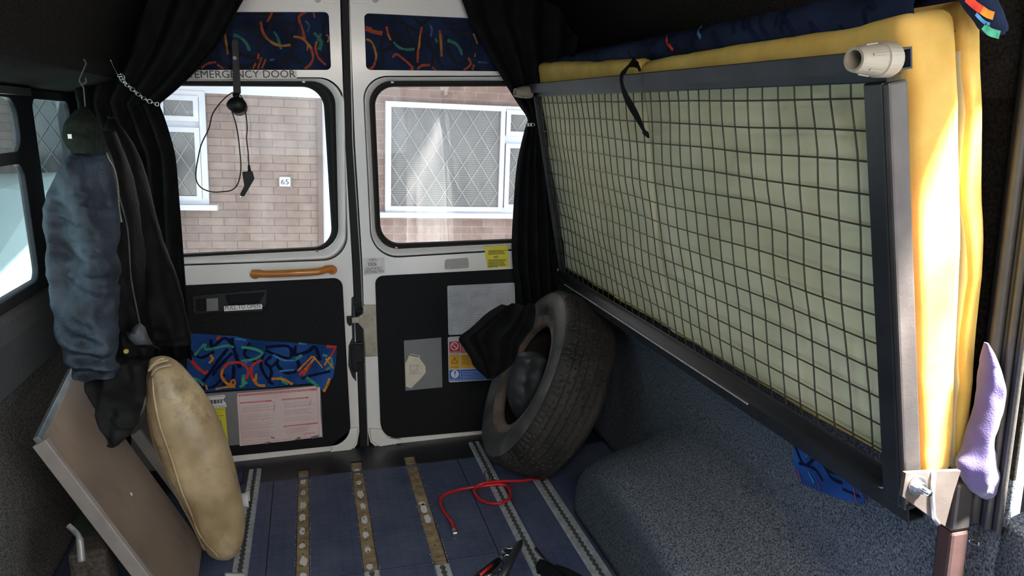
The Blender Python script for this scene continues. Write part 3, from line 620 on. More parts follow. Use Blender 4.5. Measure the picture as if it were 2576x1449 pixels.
def _saf(b, y):
    def blk(q, m): b.add([P(x, yy, y=y) for x, yy in q], [(0, 1, 2, 3)], m)
    for y0, h, m in ((859.5, 29, M_sred), (892.5, 35, M_samb), (931, 27, M_sblu)):
        blk([(1130, y0), (1157, y0-1), (1158, y0+h-1), (1130.5, y0+h)], m); blk([(1158.5, y0-1), (1275, y0-5), (1275, y0+h-5), (1159.5, y0+h-1)], m)
        for k in range(6): ln(b, 1162, y0+4+k*4, 1268-(k*9 % 20), y0+k*4, 1, M_btxt if m is M_samb else M_white, y-.0002)
    n = 24; y2 = y-.0003
    for cx, cy, r0, r1, m in ((1143.5, 871, 8, 10, M_white), (1144.5, 941, 0, 10, M_white)):
        o = [P(cx+r1*math.cos(2*PI*k/n), cy+r1*math.sin(2*PI*k/n), y=y2) for k in range(n)]
        if r0: b.strip(o, [P(cx+r0*math.cos(2*PI*k/n), cy+r0*math.sin(2*PI*k/n), y=y2) for k in range(n)], m, False)
        else: b.add(o, [tuple(range(n))], m)
    ln(b, 1137, 865, 1150, 877, 2, M_white, y2)
    tri = [(1143.5, 899), (1152, 913), (1135, 914), (1143.5, 899)]
    for a, c in zip(tri, tri[1:]): ln(b, *a, *c, 1.3, M_btxt, y2)
    ln(b, 1143.5, 903, 1143.5, 909, 1.2, M_btxt, y2); ln(b, 1143.5, 910.5, 1143.5, 912, 1.2, M_btxt, y2)
    b.add([P(x, yy, y=y2-.0003) for x, yy in ((1142, 934), (1147, 934), (1145.5, 943), (1143.5, 943))], [(0, 1, 2, 3)], M_sblu); b.disc(P(1144.5, 946, y=y2-.0003), .0024, NF, M_sblu, 10)
    tx(b, 'PROHIBITION', 1131, 887.5, 1157, 886.5, 2.8, M_white, y2); tx(b, 'WARNING', 1135, 925.5, 1153, 925, 2.8, M_btxt, y2); tx(b, 'MANDATORY', 1132, 956, 1156, 955, 3, M_white, y2)
sticker('safety_sign', 'red, amber and blue safety sign on the right door, half covered by black cloth', 'sign', [(1126.5, 848), (1280, 838), (1284, 953), (1129, 962)], mat('sign_white', (.52, .52, .55), .4), yc, _saf, r=4)
def _plc(b, y):
    q = [(1028, 896), (1032, 890), (1056, 894), (1056, 902), (1070, 921), (1071, 937), (1059, 952), (1034, 977), (1021, 972), (1019, 915), (1026, 903)]
    b.add([P(x, yy, y=y) for x, yy in q], [tuple(range(len(q)))], M_cream); y -= .0003
    for a in ((1029, 920, 1054, 919), (1032, 920, 1033, 938), (1050, 919, 1050, 930), (1028, 941, 1061, 939), (1034, 937, 1050, 928), (1040, 937, 1055, 934)): ln(b, *a, 1.6, M_gtxt, y)
    ln(b, 1030, 893, 1054, 897, 4, M_gry, y)
sticker('torn_placard', 'grey placard with a torn cream paper pictogram on the right door', 'placard', [(1016, 857), (1110, 849), (1113, 974), (1020, 983)], M_gry, yc, _plc)
# left door lower stickers
sticker('grey_backing_board', 'flat grey backing board behind the pink instruction sheet', 'board', [(480, 993), (806, 969), (812, 1100), (480, 1130)], M_gry, DY-.0135)
def _pnk(b, y):
    ln(b, 601, 995, 797, 979, 5, M_pred, y); tx(b, 'Quick Fixed Electric Inertia 3 Point & 3 point Passenger Restraints', 604, 997, 780, 982.5, 3.6, M_white, y-.0003)
    ln(b, 604, 1014, 683, 1008, 3.6, M_pred, y); ln(b, 709, 1005.5, 776, 1000, 3.6, M_pred, y); ln(b, 713, 1073, 799, 1064, 3.2, M_pred, y)
    tx(b, 'A. Fitting the 3 Point Passenger Restraint', 606, 1015.5, 668, 1010.5, 2.4, M_white, y-.0003); tx(b, 'B. Fitting the 3 Point Passenger Restraint', 711, 1007, 770, 1002, 2.4, M_white, y-.0003); tx(b, 'C. Removing the Passenger Restraint', 716, 1074, 770, 1068.5, 2.2, M_white, y-.0003)
    for k in range(26):
        if k % 6: ln(b, 608, 1020+k*3.6, 690-(k*13 % 26), 1014+k*3.6, .9, M_ptxt, y)
    for k in range(14):
        if k % 5: ln(b, 714, 1011+k*3.7, 796-(k*17 % 24), 1005+k*3.7, .9, M_ptxt, y)
    for k in range(4): ln(b, 718, 1079+k*3.5, 780-(k*9 % 14), 1074+k*3.5, .9, M_ptxt, y)
    for a in ((600, 990, 610, 1117), (610, 1117, 803, 1097), (797, 977, 803, 1097)): ln(b, *a, .6, M_pred, y)
    ln(b, 684, 1009, 691, 1017, .9, M_gtxt, y); ln(b, 691, 1017, 689, 1036, 1.4, M_pred, y); ln(b, 783, 1004, 779, 1022, 1, M_pred, y)
    tx(b, 'unwin', 763, 1094.5, 793, 1091, 7, M_pred, y)
    for q in ([(680, 1101), (690, 1104), (692, 1101), (683, 1098)], [(740, 1107), (752, 1098), (757, 1101), (755, 1106)], [(780, 1099), (801, 1094), (803, 1098), (786, 1104)], [(659, 1057), (663, 1056), (664, 1058)], [(660, 1116), (675, 1111), (684, 1113), (670, 1117)]):
        b.add([P(x, yy, y=y-.0003) for x, yy in q], [tuple(range(len(q)))], M_gry)
sticker('pink_instruction_sheet', 'faded pink and white restraint instructions sheet with worn edges on left door', 'notice', [(598, 990), (700, 982), (798, 971), (805, 976), (806, 1040), (811, 1098), (720, 1110), (603, 1122), (600, 1060), (596, 1000)], M_pink, DY-.0150, _pnk)
def _bar(b, y):
    tx(b, 'STATUTORY INSPECTIONS LTD', 514, 1001.5, 562, 998, 3, M_btxt, y); tx(b, 'Please do not remove', 518, 1026, 566, 1022.5, 4.2, M_btxt, y)
    x = 521
    while x < 559: w_ = random.choice((.8, 1.3, 2)); ln(b, x, 1007-(x-521)*.08, x+.6, 1017-(x-521)*.08, w_, M_btxt, y); x += w_+random.choice((.7, 1.2))
sticker('barcode_label', 'white barcode label with PLEASE DO NOT REMOVE above the yellow sticker', 'label', [(510, 998), (564, 993), (567, 998), (560, 1006), (568, 1014), (570, 1024), (518, 1030)], M_white, DY-.0150, _bar)
def _yx(b, y):
    tx(b, 'Thorough Examination', 522, 1036, 564, 1032.5, 3.5, M_btxt, y); tx(b, 'Date of next exam', 530, 1040.5, 557, 1038, 2, M_btxt, y); ln(b, 526, 1048, 564, 1045, 1, M_btxt, y)
    n = 24; b.add([P(545+12.5*math.cos(2*PI*k/n), 1063.5+11*math.sin(2*PI*k/n), y=y) for k in range(n)], [tuple(range(n))], M_cyan)
    for r in (12, 10.5, 7): b.strip([P(551+r*math.cos(2*PI*k/n), 1094+r*math.sin(2*PI*k/n), y=y) for k in range(n)], [P(551+(r-.7)*math.cos(2*PI*k/n), 1094+(r-.7)*math.sin(2*PI*k/n), y=y) for k in range(n)], M_btxt, False)
    ln(b, 549, 1098, 554, 1086, 1.4, M_btxt, y); ln(b, 553, 1101, 556, 1090, 1.2, M_btxt, y); ln(b, 557, 1109, 571, 1107.5, .9, M_btxt, y); ln(b, 557, 1115, 570, 1114, .9, M_btxt, y)
sticker('examination_sticker', 'tall yellow examination sticker with blue disc, partly behind the tan cushion', 'sticker', [(517, 1031), (566, 1026), (575, 1120), (520, 1126)], M_yel, DY-.0150, _yx)
sticker('pull_to_open_label', 'small white PULL TO OPEN label on the left door handle', 'label', [(563, 770), (657, 765), (660, 768), (659, 777), (564, 783)], M_white, DY-.026, lambda b, y: tx(b, 'PULL TO OPEN', 567, 779.5, 655, 774.5, 10, M_btxt, y))

# ---- door hardware
b = B()
b.slab(onY(rq([(483, 745), (672, 728), (668, 772), (486, 790)], 6, 3), DY-.020), (0, .008, 0), M_dark, holes=[onY(rq([(566, 742), (668, 735), (652, 762), (574, 768)], 5, 3), DY-.020), onY(rq([(492, 753), (518, 751), (518, 782), (494, 784)], 5, 3), DY-.020)])
b.slab(onY([(562, 768), (660, 764), (660, 783), (563, 787)], DY-.0245), (0, .012, 0), M_dark)
hd = b.build('handle_housing', D1, label='black plastic pull handle housing', bevel=.002)
b = B(); b.slab(onY([(519, 752), (548, 750), (549, 781), (520, 783)], DY-.0215), (0, .004, 0), M_mirr); b.build('latch_slider', hd, label='grey slider')
t = thing('grab_handle', 'orange tan vinyl grab handle bolted below the left rear window', 'handle', P(736, 690, y=DY))
b = B(); pts = [P(x, y, y=DY-d) for x, y, d in ((634, 688, .012), (650, 688, .020), (675, 689, .035), (735, 687, .042), (800, 683, .036), (822, 677, .020), (840, 676, .012))]
b.tube(cr(pts, 6), [.011]+[.0145]*8+[.013]*20+[.0145]*7+[.011], M_hand, 14); b.build('grip', t)
for x, y in ((642, 689), (836, 678)):
    b = B(); b.disc(P(x, y, y=DY), .017, NF, M_hand, 20, .018); b.build('end_pad', t, bevel=.004)
    b = B(); b.disc(P(x, y, y=DY-.019), .006, NF, M_steel, 14, .004); b.build('screw', t)
t = thing('door_latch', 'dull beige steel latch plate with bolts bridging the rear door gap', 'latch', P(923, 830, y=DY))
b = B(); b.slab(onY([(913, 768), (946, 767), (951, 896), (920, 898), (915, 830), (900, 812), (898, 800), (914, 788)], DY-.010), (0, .010, 0), M_latch); b.build('plate', t, bevel=.002)
for x, y in ((937, 804), (939, 866)): b = B(); b.disc(P(x, y, y=DY-.010), .006, NF, M_latch, 12, .004); b.build('bolt', t, bevel=.001)
b = B(); b.slab(onY([(878, 800), (905, 798), (905, 812), (878, 814)], DY-.014), (0, .012, 0), M_latch); b.build('tongue', t, bevel=.002)
b = B(); b.slab(onY([(872, 797), (885, 796), (886, 816), (880, 822), (874, 814)], DY-.018), (0, .016, 0), M_blk); b.build('striker', t, bevel=.003)
b = B(); b.tube([P(896, 793, y=DY-.02), P(905, 782, y=DY-.02), P(911, 776, y=DY-.018)], .005, M_blk); b.build('lever', t)
b = B(); b.slab(onY([(882, 863), (915, 861), (917, 912), (902, 912), (902, 935), (892, 938), (886, 930)], DY-.014), (0, .012, 0), M_blk)
b.slab(onY([(886, 868), (912, 867), (912, 880), (887, 881)], DY-.020), (0, .008, 0), M_blk)
b.build('latch_cover', label='black plastic latch housing on the door edge below the steel plate', cat='latch', bevel=.003)
b = B(); b.slab(onY([(884, 750), (890, 745), (896, 960), (886, 948), (876, 920), (877, 870), (886, 850), (884, 800)], DY+.002-.004), (0, .004, 0), M_dark); b.build('edge_recess', D1)

# ---- clip-on camera with cable
t = thing('reversing_camera', 'black reversing camera hanging on a slim black arm above left window', 'camera', P(592, 110, y=DY-.03))
b = B(); b.slab(onY(rq([(583, 99), (598, 99), (606, 238), (587, 238)], 6, 4), DY-.045), (0, .012, 0), M_blk); b.build('arm', t, bevel=.003)
b = B(); b.disc(P(590.5, 146, y=DY-.046), .0065, NF, M_pvc, 14, .002); b.build('rivet', t)
b = B(); b.tube([P(594, 236, y=DY-.04), P(595, 250, y=DY-.045)], [.013, .009], M_blk)
bm_pts = []
c0 = P(596, 264, y=DY-.055)
rows = [[c0+V(.034*math.sin(a)*math.cos(p_), .026*math.sin(a)*math.sin(p_), .028*math.cos(a)) for p_ in [2*PI*k/20 for k in range(20)]] for a in [PI*j/12 for j in range(13)]]
b.grid(rows, M_blk, True, True); b.tube([P(583, 264, y=DY-.055), P(570, 264, y=DY-.06)], [.010, .007], M_blk); b.build('camera_head', t)
b = B(); b.tube([P(600, 270, y=DY-.03), P(601, 270, y=DY-.055)], .029, M_mirr, 20); b.build('lens_cover', t)
zc = lambda *p: [(400+a/3.22, 200+c/3.22) for a, c in p]
b = B(); b.tube(cr(onY(zc((600, 103), (545, 140), (480, 210), (430, 290), (405, 395), (345, 520), (318, 630), (300, 740), (305, 825), (350, 882), (430, 910), (520, 908), (590, 895), (640, 840), (663, 720), (652, 560), (635, 420), (605, 300), (568, 215)), DY-.058), 5), .0022, M_blk, 6)
b.tube(cr(onY(zc((655, 125), (685, 170), (702, 270), (714, 390), (709, 480), (722, 590), (728, 700)), DY-.058), 5), .0022, M_blk, 6); b.tube(onY(zc((728, 695), (733, 745)), DY-.058), [.004, .006], M_blk, 8)
b.build('cable', t)
b = B(); b.slab(onY(zc((673, 752), (680, 746), (755, 740), (772, 805), (735, 870), (690, 948), (660, 945), (657, 925), (690, 862)), DY-.066), (0, .022, 0), M_blk); b.tube(onY(zc((668, 940), (662, 960)), DY-.055), .004, M_steel, 8); b.build('power_plug', t, bevel=.003)

# ================================================================== CURTAINS
def cloth(name, rows, y0, n, folds, amp, m, label=None, cat=None, group=None, parent=None, phase=0, seed=0, jitter=.004, pinch=None, ylist=None, curve=0):
    """hanging cloth: rows of (py, pxleft, pxright) at depth y0"""
    R_ = []; rowsI = []
    for i in range(len(rows)-1):
        for t in [k/4 for k in range(4)]:
            # smooth interpolate
            g = lambda j: rows[min(max(j, 0), len(rows)-1)]
            a, b_, c, d = g(i-1), g(i), g(i+1), g(i+2)
            rowsI.append([.5*((2*b_[q])+(c[q]-a[q])*t+(2*a[q]-5*b_[q]+4*c[q]-d[q])*t*t+(3*b_[q]-a[q]-3*c[q]+d[q])*t**3) for q in range(len(rows[0]))])
    rowsI.append(list(rows[-1]))
    for i, r in enumerate(rowsI):
        yy = r[3] if len(r) > 3 else y0; pl = P(r[1], r[0], y=yy); pr = P(r[2], r[0], y=yy); wdt = (pr-pl).length
        A = min(amp, wdt*.14); row = []
        for j in range(n+1):
            u = j/n; q = pl.lerp(pr, u); f = math.sin(2*PI*folds*u+phase+.5*math.sin(i*.13)+1.2*noise.noise(V(u*3, i*.06, seed)))
            q = q+V(0, -A*f-curve*math.sin(PI*u)+jitter*noise.noise(V(u*8, i*.25, seed+5)), 0); row.append(q)
        R_.append(row)
    b = B(); b.grid(R_, m); return b.build(name, parent, label=label, cat=cat, group=group, solid=.003)
cloth('curtain', [(-60, 180, 655), (0, 182, 612), (60, 184, 580), (120, 186, 545), (180, 188, 492), (225, 190, 445), (250, 192, 415), (263, 194, 402), (285, 196, 408), (340, 210, 425), (400, 242, 439), (500, 245, 448), (640, 250, 460), (800, 262, 474), (905, 270, 483)], 2.74, 110, 5, .022, M_cloth,
      'black curtain tied back by a chain on the left of the rear doors', 'curtain', 'black curtains at the rear doors', seed=1)
cloth('curtain', [(-50, 1135, 1480), (0, 1161, 1470), (60, 1183, 1460), (120, 1218, 1450), (200, 1264, 1420), (260, 1303, 1392), (298, 1328, 1366), (325, 1322, 1368), (400, 1305, 1375), (480, 1296, 1385), (600, 1289, 1395), (680, 1292, 1400), (735, 1300, 1402), (775, 1306, 1402)], 2.90, 80, 4, .018, M_cloth,
      'black curtain tied back on the right of the rear doors, behind the bed frame', 'curtain', 'black curtains at the rear doors', seed=7)
# tie chain on the left curtain
t = thing('tie_back_chain', 'thin steel chain tying back the left black curtain', 'chain', P(312, 205, y=2.62))
cp = cr([P(*q, y=yy) for *q, yy in ((300, 188, 2.60), (312, 206, 2.62), (330, 222, 2.64), (352, 240, 2.66), (372, 253, 2.68), (398, 263, 2.69))], 3)
for i in range(len(cp)-1):
    a, c = cp[i], cp[i+1]; d = (c-a).normalized(); o_ = (V(0, 0, 1) if i % 2 else V(0, 1, 0)); s_ = d.cross(o_).normalized(); mid = (a+c)/2; Ln = (c-a).length*.68
    b = B(); b.tube([mid+d*Ln*math.cos(k*PI/6)+s_*.006*math.sin(k*PI/6) for k in range(12)], .0013, M_steel, 6, True); b.build('link', t)
b = B(); b.tube(cr([P(278, 150, y=2.45), P(284, 165, y=2.5), P(296, 188, y=2.58), P(303, 203, y=2.61), P(311, 204, y=2.62), P(313, 192, y=2.62), P(303, 184, y=2.61)], 5), .0013, M_steel, 6); b.build('hook', t)
t = thing('tie_back_ring', 'small steel ring on the right black curtain tie beside the bed frame', 'ring', P(1330, 314, y=2.72))
for k in range(3): b = B(); q = P(1326+7*k, 314, y=2.86); b.tube([q+V(.008*math.cos(a*PI/6), .003*(k % 2), .006*math.sin(a*PI/6)) for a in range(12)], .0013, M_steel, 6, True); b.build('link', t)

# ================================================================== JACKET, HAT
def loft(rows, m, n=28, amp=.12, k=3, seed=0, b=None, wr=.010, wscale=14, end=True, fineamp=.004, crease=0):
    """closed soft shape; rows = (py, pxl, pxr, y, depth)"""
    I = []
    for i in range(len(rows)-1):
        for t in [q/8 for q in range(8)]:
            g = lambda j: rows[min(max(j, 0), len(rows)-1)]
            A, B_, C, D = g(i-1), g(i), g(i+1), g(i+2)
            I.append([.5*((2*B_[q])+(C[q]-A[q])*t+(2*A[q]-5*B_[q]+4*C[q]-D[q])*t*t+(3*B_[q]-A[q]-3*C[q]+D[q])*t**3) for q in range(5)])
    I.append(list(rows[-1])); b = b or B(); R_ = []
    for i, (py, xl, xr, y, d) in enumerate(I):
        pl = P(xl, py, y=y); pr = P(max(xr, xl+1), py, y=y); c = (pl+pr)/2; h = (pr-pl)/2; row = []
        for j in range(n):
            a = 2*PI*j/n; cs, sn = math.cos(a), math.sin(a); cs = math.copysign(abs(cs)**.85, cs)
            q = c+h*cs+V(0, d*sn, 0)
            f = noise.noise(V(q.x*wscale*1.6, q.y*wscale, q.z*wscale*.5+seed)); f2 = noise.noise(V(q.x*60, seed, q.z*45))
            f3 = abs(noise.noise(V(q.x*9+q.z*5, seed+9, q.z*26+q.x*8)))*crease*min(1, max(0, i/len(I)*1.6-.25))
            q += V(cs*.25, sn, 0)*(wr*f+fineamp*f2-f3)*(1 if h.length > .012 else .2)
            row.append(q)
        R_.append(row)
    b.grid(R_, m, True, True)
    if end:
        for r in (R_[0], R_[-1]): b.add(r, [tuple(range(n))], m, True)
    return b
t = thing('waxed_jacket', 'worn navy blue and black waxed jacket hanging from a hook by the left window', 'jacket', P(290, 900, y=2.15))
b = loft([(330, 195, 285, 2.17, .05), (400, 185, 318, 2.17, .075), (480, 205, 340, 2.17, .085), (560, 240, 350, 2.17, .09), (700, 270, 362, 2.17, .09), (800, 285, 376, 2.17, .09), (870, 290, 385, 2.17, .085), (910, 296, 384, 2.17, .08)], M_waxd, 48, wr=.04, crease=.03); b.build('body', t)
b = loft([(352, 205, 262, 2.12, .04), (380, 178, 272, 2.10, .055), (420, 148, 282, 2.08, .065), (480, 118, 290, 2.07, .07), (530, 107, 296, 2.07, .072), (600, 113, 300, 2.06, .07), (700, 124, 302, 2.05, .068), (800, 140, 303, 2.04, .066), (880, 160, 308, 2.03, .064), (925, 185, 308, 2.03, .062), (945, 200, 300, 2.03, .058)], M_wax, 84, wr=.055, wscale=9, seed=3, fineamp=.007, crease=.075)
b.build('sleeve', t, label='blue waxed left sleeve')
b = loft([(290, 270, 285, 2.34, .012), (320, 262, 312, 2.31, .03), (380, 268, 350, 2.30, .045), (460, 285, 372, 2.30, .05), (560, 305, 396, 2.29, .055), (650, 322, 428, 2.28, .055), (740, 335, 458, 2.27, .055), (820, 348, 474, 2.26, .05), (866, 370, 482, 2.26, .04)], M_waxd, 48, wr=.03, seed=8, crease=.02); b.build('sleeve', t, label='black far sleeve')
b = B(); b.ribbon(cr([P(x, y, y=2.075) for x, y in ((262, 360), (272, 395), (288, 425), (297, 470), (300, 520), (306, 558))], 6), .005, M_dark, NF)
for k, q in enumerate(cr([P(x, y, y=2.072) for x, y in ((262, 360), (272, 395), (288, 425), (297, 470), (300, 520), (306, 558))], 12)): b.box(q-V(.0013, .0012, .0009), q+V(.0013, .0012, .0009), M_latch)
b.build('zip', t, label='dull brass zip')
b = B(); pk = mat('grey_lining', (.07, .07, .082), .7, 0, .5, 40, .4, 120)
fl = [(309, 832), (328, 838), (338, 822), (352, 812), (364, 824), (372, 848), (386, 870), (362, 866), (340, 868), (326, 852)]
c_ = P(350, 846, y=2.035); vs = [P(x, y_, y=2.062+.010*math.sin(x*.9)) for x, y_ in fl]
b.add(vs+[c_, P(340, 836, y=2.048)], [(i, (i+1) % 10, 10) for i in range(10)], pk, True); b.build('pocket_flap', t, solid=.004, label='grey pocket flap')
b = B(); b.tube([P(380, 868, y=2.05), P(393, 873, y=2.05), P(405, 879, y=2.05)], .0025, M_cloth, 6); b.build('cord', t)
for i, pts in enumerate((((275, 440), (295, 480), (318, 560), (325, 620), (330, 700), (345, 780), (352, 815)), ((255, 400), (270, 440), (290, 500), (302, 560)))):
    b = B(); b.tube(cr([P(x, y, y=2.075) for x, y in pts], 6), .0022, mat('faded_edge_cotton', (.035, .038, .045), .7, 0, .4, 60), 6); b.build('edge_piping', t)
b = B(); b.disc(P(318, 883, y=2.06), .006, NF, mat('brass_badge', (.55, .45, .08), .4, .5), 12, .004); b.build('badge', t, label='tiny yellow badge')
b = loft([(900, 300, 380, 2.14, .06), (940, 215, 372, 2.12, .07), (985, 222, 368, 2.06, .065), (1020, 235, 360, 2.02, .06), (1060, 250, 345, 1.98, .05), (1095, 262, 325, 1.96, .035), (1122, 268, 292, 1.95, .015)], mat('dark_grey_lining', (.014, .0135, .0135), .9, 0, .4, 30, .4, 200, .1), 60, wr=.05, seed=21, crease=.05, wscale=16)
b.build('hood', t, label='dark grey hood hanging lowest')
# beanie
b = loft([(268, 206, 214, 2.10, .008), (282, 188, 230, 2.10, .035), (305, 168, 246, 2.08, .055), (330, 159, 255, 2.07, .062), (350, 162, 262, 2.06, .066), (368, 172, 268, 2.06, .066), (384, 188, 272, 2.06, .062)], M_hat, 64, wr=.008)
rows = []
h = b.build('knitted_hat', label='olive green ribbed knitted hat on top of the hanging jacket', cat='hat')
b = B(); b.box(P(176, 343, y=1.99)-V(.004, .002, .005), P(176, 343, y=1.99)+V(.004, .0, .005), M_white); b.build('small_tag', h)
nt = M_hat.node_tree; N_ = nt.nodes; wv = N_.new('ShaderNodeTexWave'); wv.inputs['Scale'].default_value = 95; wv.inputs['Distortion'].default_value = 1.5
tcn = N_.new('ShaderNodeTexCoord'); nt.links.new(tcn.outputs['Object'], wv.inputs[0]); bpn = [n_ for n_ in N_ if n_.type == 'BUMP'][0]; bpn.inputs['Distance'].default_value = .003; bpn.inputs['Strength'].default_value = .7; nt.links.new(wv.outputs['Fac'], bpn.inputs['Height'])
# hooks
b = B(); b.tube(cr([P(x, y, y=2.15) for x, y in ((210, 148), (216, 158), (213, 168), (203, 190), (200, 203), (207, 213), (216, 207), (215, 195))], 5), .0018, M_tube, 8); b.build('wire_hook', label='small bent wire hook fixed under the roof above the knitted hat', cat='hook')
b = B(); b.tube(cr([P(x, y, y=2.15) for x, y in ((213, 206), (205, 212), (210, 220), (212, 240), (215, 272))], 5), .0018, M_tube, 8); b.build('coat_hanger', label='thin metal hanger wire joining the hook and the knitted hat', cat='hanger')
b = B(); b.slab([P(x, y, x=-.50) for x, y in ((308, -30), (328, -24), (318, 12), (305, 8))], (.003, 0, 0), M_gry); b.build('velcro_tag', label='small pale tag at the top edge on the dark roof lining', cat='tag')

# ================================================================== BOARDS + CUSHION
def board(name, A, Bf, Cn, Df, th, label, kids=True):
    """A near-top, Bf far-top, Cn near-bottom, Df far-bottom"""
    A, Bf, Cn, Df = map(Vector, (A, Bf, Cn, Df)); nrm = (Cn-A).cross(Bf-A).normalized()
    if nrm.x < 0: nrm = -nrm
    t = thing(name, label, 'board', (Cn+Df)/2)
    b = B(); b.slab([A, Bf, Df, Cn], -nrm*th, M_board); b.build('panel', t, bevel=.002)
    b = B(); o = nrm*.004
    b.bar(A+o-nrm*th/2, Cn+o-nrm*th/2, th+.012, .018, M_boarde, up=(Bf-A)); b.build('edging_strip', t, label='pale metal edging strip', bevel=.002)
    return t, nrm
A = P(108, 1108, x=-.645); Bf = P(192, 932, x=-.650); Cn = Vector((-.370, A.y-.03, .012)); Df = Vector((-.36, Bf.y, .012))
Bf2 = A+(Bf-A)
t, nrm = board('tabletop_board', A, Bf, Cn, Bf+(Cn-A), .022, 'large brown laminate board leaning on the left side behind the cushion')
b = B(); b.bar(A-nrm*.009, Bf-nrm*.009, .03, .014, mat('blue_grey_edge', (.19, .23, .25), .35, .4, .2, 20), up=nrm); b.build('top_edging', t, label='blue grey metal top edge', bevel=.002)
b = B(); q = A.lerp(Cn, .62)+(Bf-A)*.32+nrm*.002
q = P(330, 1243, x=-.47); 
dgt = (Cn-A).normalized(); 
# drop the scuff on the panel plane
r_ = q-Vector(EYE); tt = (A-Vector(EYE)).dot(nrm)/r_.dot(nrm); q = Vector(EYE)+r_*tt
b.disc(q, .005, nrm, M_white, 7, .001); b.build('scuff_mark', t)
A2 = P(343, 1086, y=2.32); C2 = Vector((A2.x+.19, 2.32, .012))
b = B(); b.slab([A2, A2+V(0, .35, 0), C2+V(0, .35, 0), C2], V(-.018, 0, -.008), M_board); 
b.bar(A2+V(-.0, -.004, 0), C2+V(0, -.004, 0), .030, .014, M_boarde, up=(0, 1, 0)); b.build('leaning_panel', label='second narrower board with pale edge between the big board and the cushion', cat='board')

def inflate(outline, y0, th, m, n=22, tilt=0, power=.55):
    """pillow from pixel outline at depth y0: concentric rings, both faces"""
    ol = cr([V(p[0], p[1], 0) for p in outline], 5, True); c = sum(ol, V(0, 0, 0))/len(ol); b = B(); rings = []
    for s_ in (-1, 1):
        R_ = []
        for k in range(n+1):
            f = k/n; d = th*(1-(f)**2.6)**power; row = []
            for q in ol:
                z_ = c+(q-c)*f if f > 0 else c+(q-c)*.001
                w_ = P(z_.x, z_.y, y=y0); w_.y += s_*d+tilt*(w_.z-.35)
                a = noise.noise(w_*14)*.008*(1-f)+noise.noise(w_*45)*.003*f; w_.y += s_*a; row.append(w_)
            R_.append(row)
        b.grid(R_, m, True, True)
    return b
t = thing('leather_cushion', 'dirty tan leather seat cushion standing on edge against the boards', 'cushion', P(560, 1405, y=2.12))
CO = [(372, 925), (380, 902), (410, 895), (440, 905), (470, 935), (515, 990), (548, 1050), (575, 1120), (598, 1200), (612, 1270), (616, 1330), (605, 1380), (585, 1404), (558, 1409), (530, 1396), (510, 1360), (480, 1300), (445, 1240), (412, 1170), (385, 1100), (368, 1020), (368, 960)]
b = inflate(CO, 2.12, .085, M_leath); b.build('cover', t)
def surf(px, py, y0=2.12, th=.085):  # front surface of the cushion
    return P(px, py, y=y0-th)
b = B(); b.tube(cr([P(x, y, y=yy) for x, y, yy in ((384, 950, 2.06), (388, 1000, 2.045), (402, 1070, 2.036), (430, 1150, 2.032), (455, 1230, 2.032), (480, 1290, 2.034), (505, 1350, 2.04), (550, 1402, 2.07))], 6), .0028, M_leath, 8); b.build('piping', t)
b = B(); b.tube(cr([P(x, y, y=yy) for x, y, yy in ((368, 1020, 2.11), (384, 1100, 2.10), (412, 1172, 2.10), (445, 1243, 2.10), (480, 1303, 2.10), (508, 1360, 2.10), (520, 1385, 2.10))], 6), .004, M_lseam, 8); b.build('side_seam', t)
b = B(); b.tube(cr([P(x, y, y=yy) for x, y, yy in ((372, 1045, 2.10), (390, 1120, 2.09), (418, 1190, 2.09), (450, 1255, 2.09), (485, 1320, 2.09), (515, 1383, 2.09))], 6), .0035, M_leath, 8); b.build('piping', t)
for pts in (((372, 935), (392, 915), (425, 905)), ((380, 945), (400, 925), (432, 918)), ((376, 925), (400, 905), (415, 902))):
    b = B(); b.tube(cr([P(x, y, y=2.055) for x, y in pts], 5), [.001]+[.0035]*9+[.001], M_leath, 6); b.build('crease', t)

# things in the shadow at lower left
b = B(); b.slab([P(186, 1317, z=.12), P(218, 1265, z=.16), P(265, 1325, z=.13), P(205, 1345, z=.10)], (0, .005, -.03), M_green); b.build('green_tray', label='dark green tray corner in the shadow behind the leaning board', cat='tray')
b = B(); b.tube(cr([P(x, y, y=yy) for x, y, yy in ((172, 1322, 1.80), (186, 1335, 1.79), (198, 1350, 1.77), (202, 1375, 1.76), (205, 1412, 1.75))], 6), [.006]*12+[.008]*9, M_mirr, 10); b.build('bent_metal_handle', label='bent grey metal handle standing behind the leaning board at lower left', cat='handle')
b = B(); q = P(240, 1400, y=1.95); b.box(q-V(.05, .04, .12), q+V(.035, .05, .035), mat('brown_matted_carpet', (.05, .04, .032), .95, 0, .6, 120, .8, 200)); b.build('carpet_offcut', label='dark brown carpet offcut block under the leaning board', cat='carpet offcut', bevel=.01)

# ================================================================== FLOOR ITEMS
t = thing('red_battery_cable', 'red battery cable with one loop lying across the floor track', 'cable', P(1145, 1330, z=0))
zf = lambda *p: [(1060+a/4.152, 1100+c/4.152) for a, c in p]
cpx = zf((340, 960), (320, 890), (270, 820), (215, 740), (195, 670), (215, 620), (290, 580), (400, 545), (520, 525), (680, 505), (800, 492), (890, 505), (930, 560), (920, 630), (870, 670), (780, 692), (680, 682), (600, 640), (558, 580), (565, 530), (620, 490), (740, 465), (880, 458), (1050, 455), (1150, 438), (1300, 425))
zs = [.010, .010, .010, .008, .008, .008, .009, .009, .009, .016, .016, .014, .015, .016, .016, .015, .010, .009, .009, .012, .026, .026, .020, .012, .010, .010]
b = B(); b.tube(cr([P(x, y, z=z_) for (x, y), z_ in zip(cpx, zs)], 6), .0052, M_cable, 10); b.build('sheath', t)
b = B(); q = P(1143, 1338, z=.008); b.box(q-V(.008, .014, .005), q+V(.008, .012, .005), M_steel); b.build('terminal', t, label='steel crimp terminal', bevel=.002)
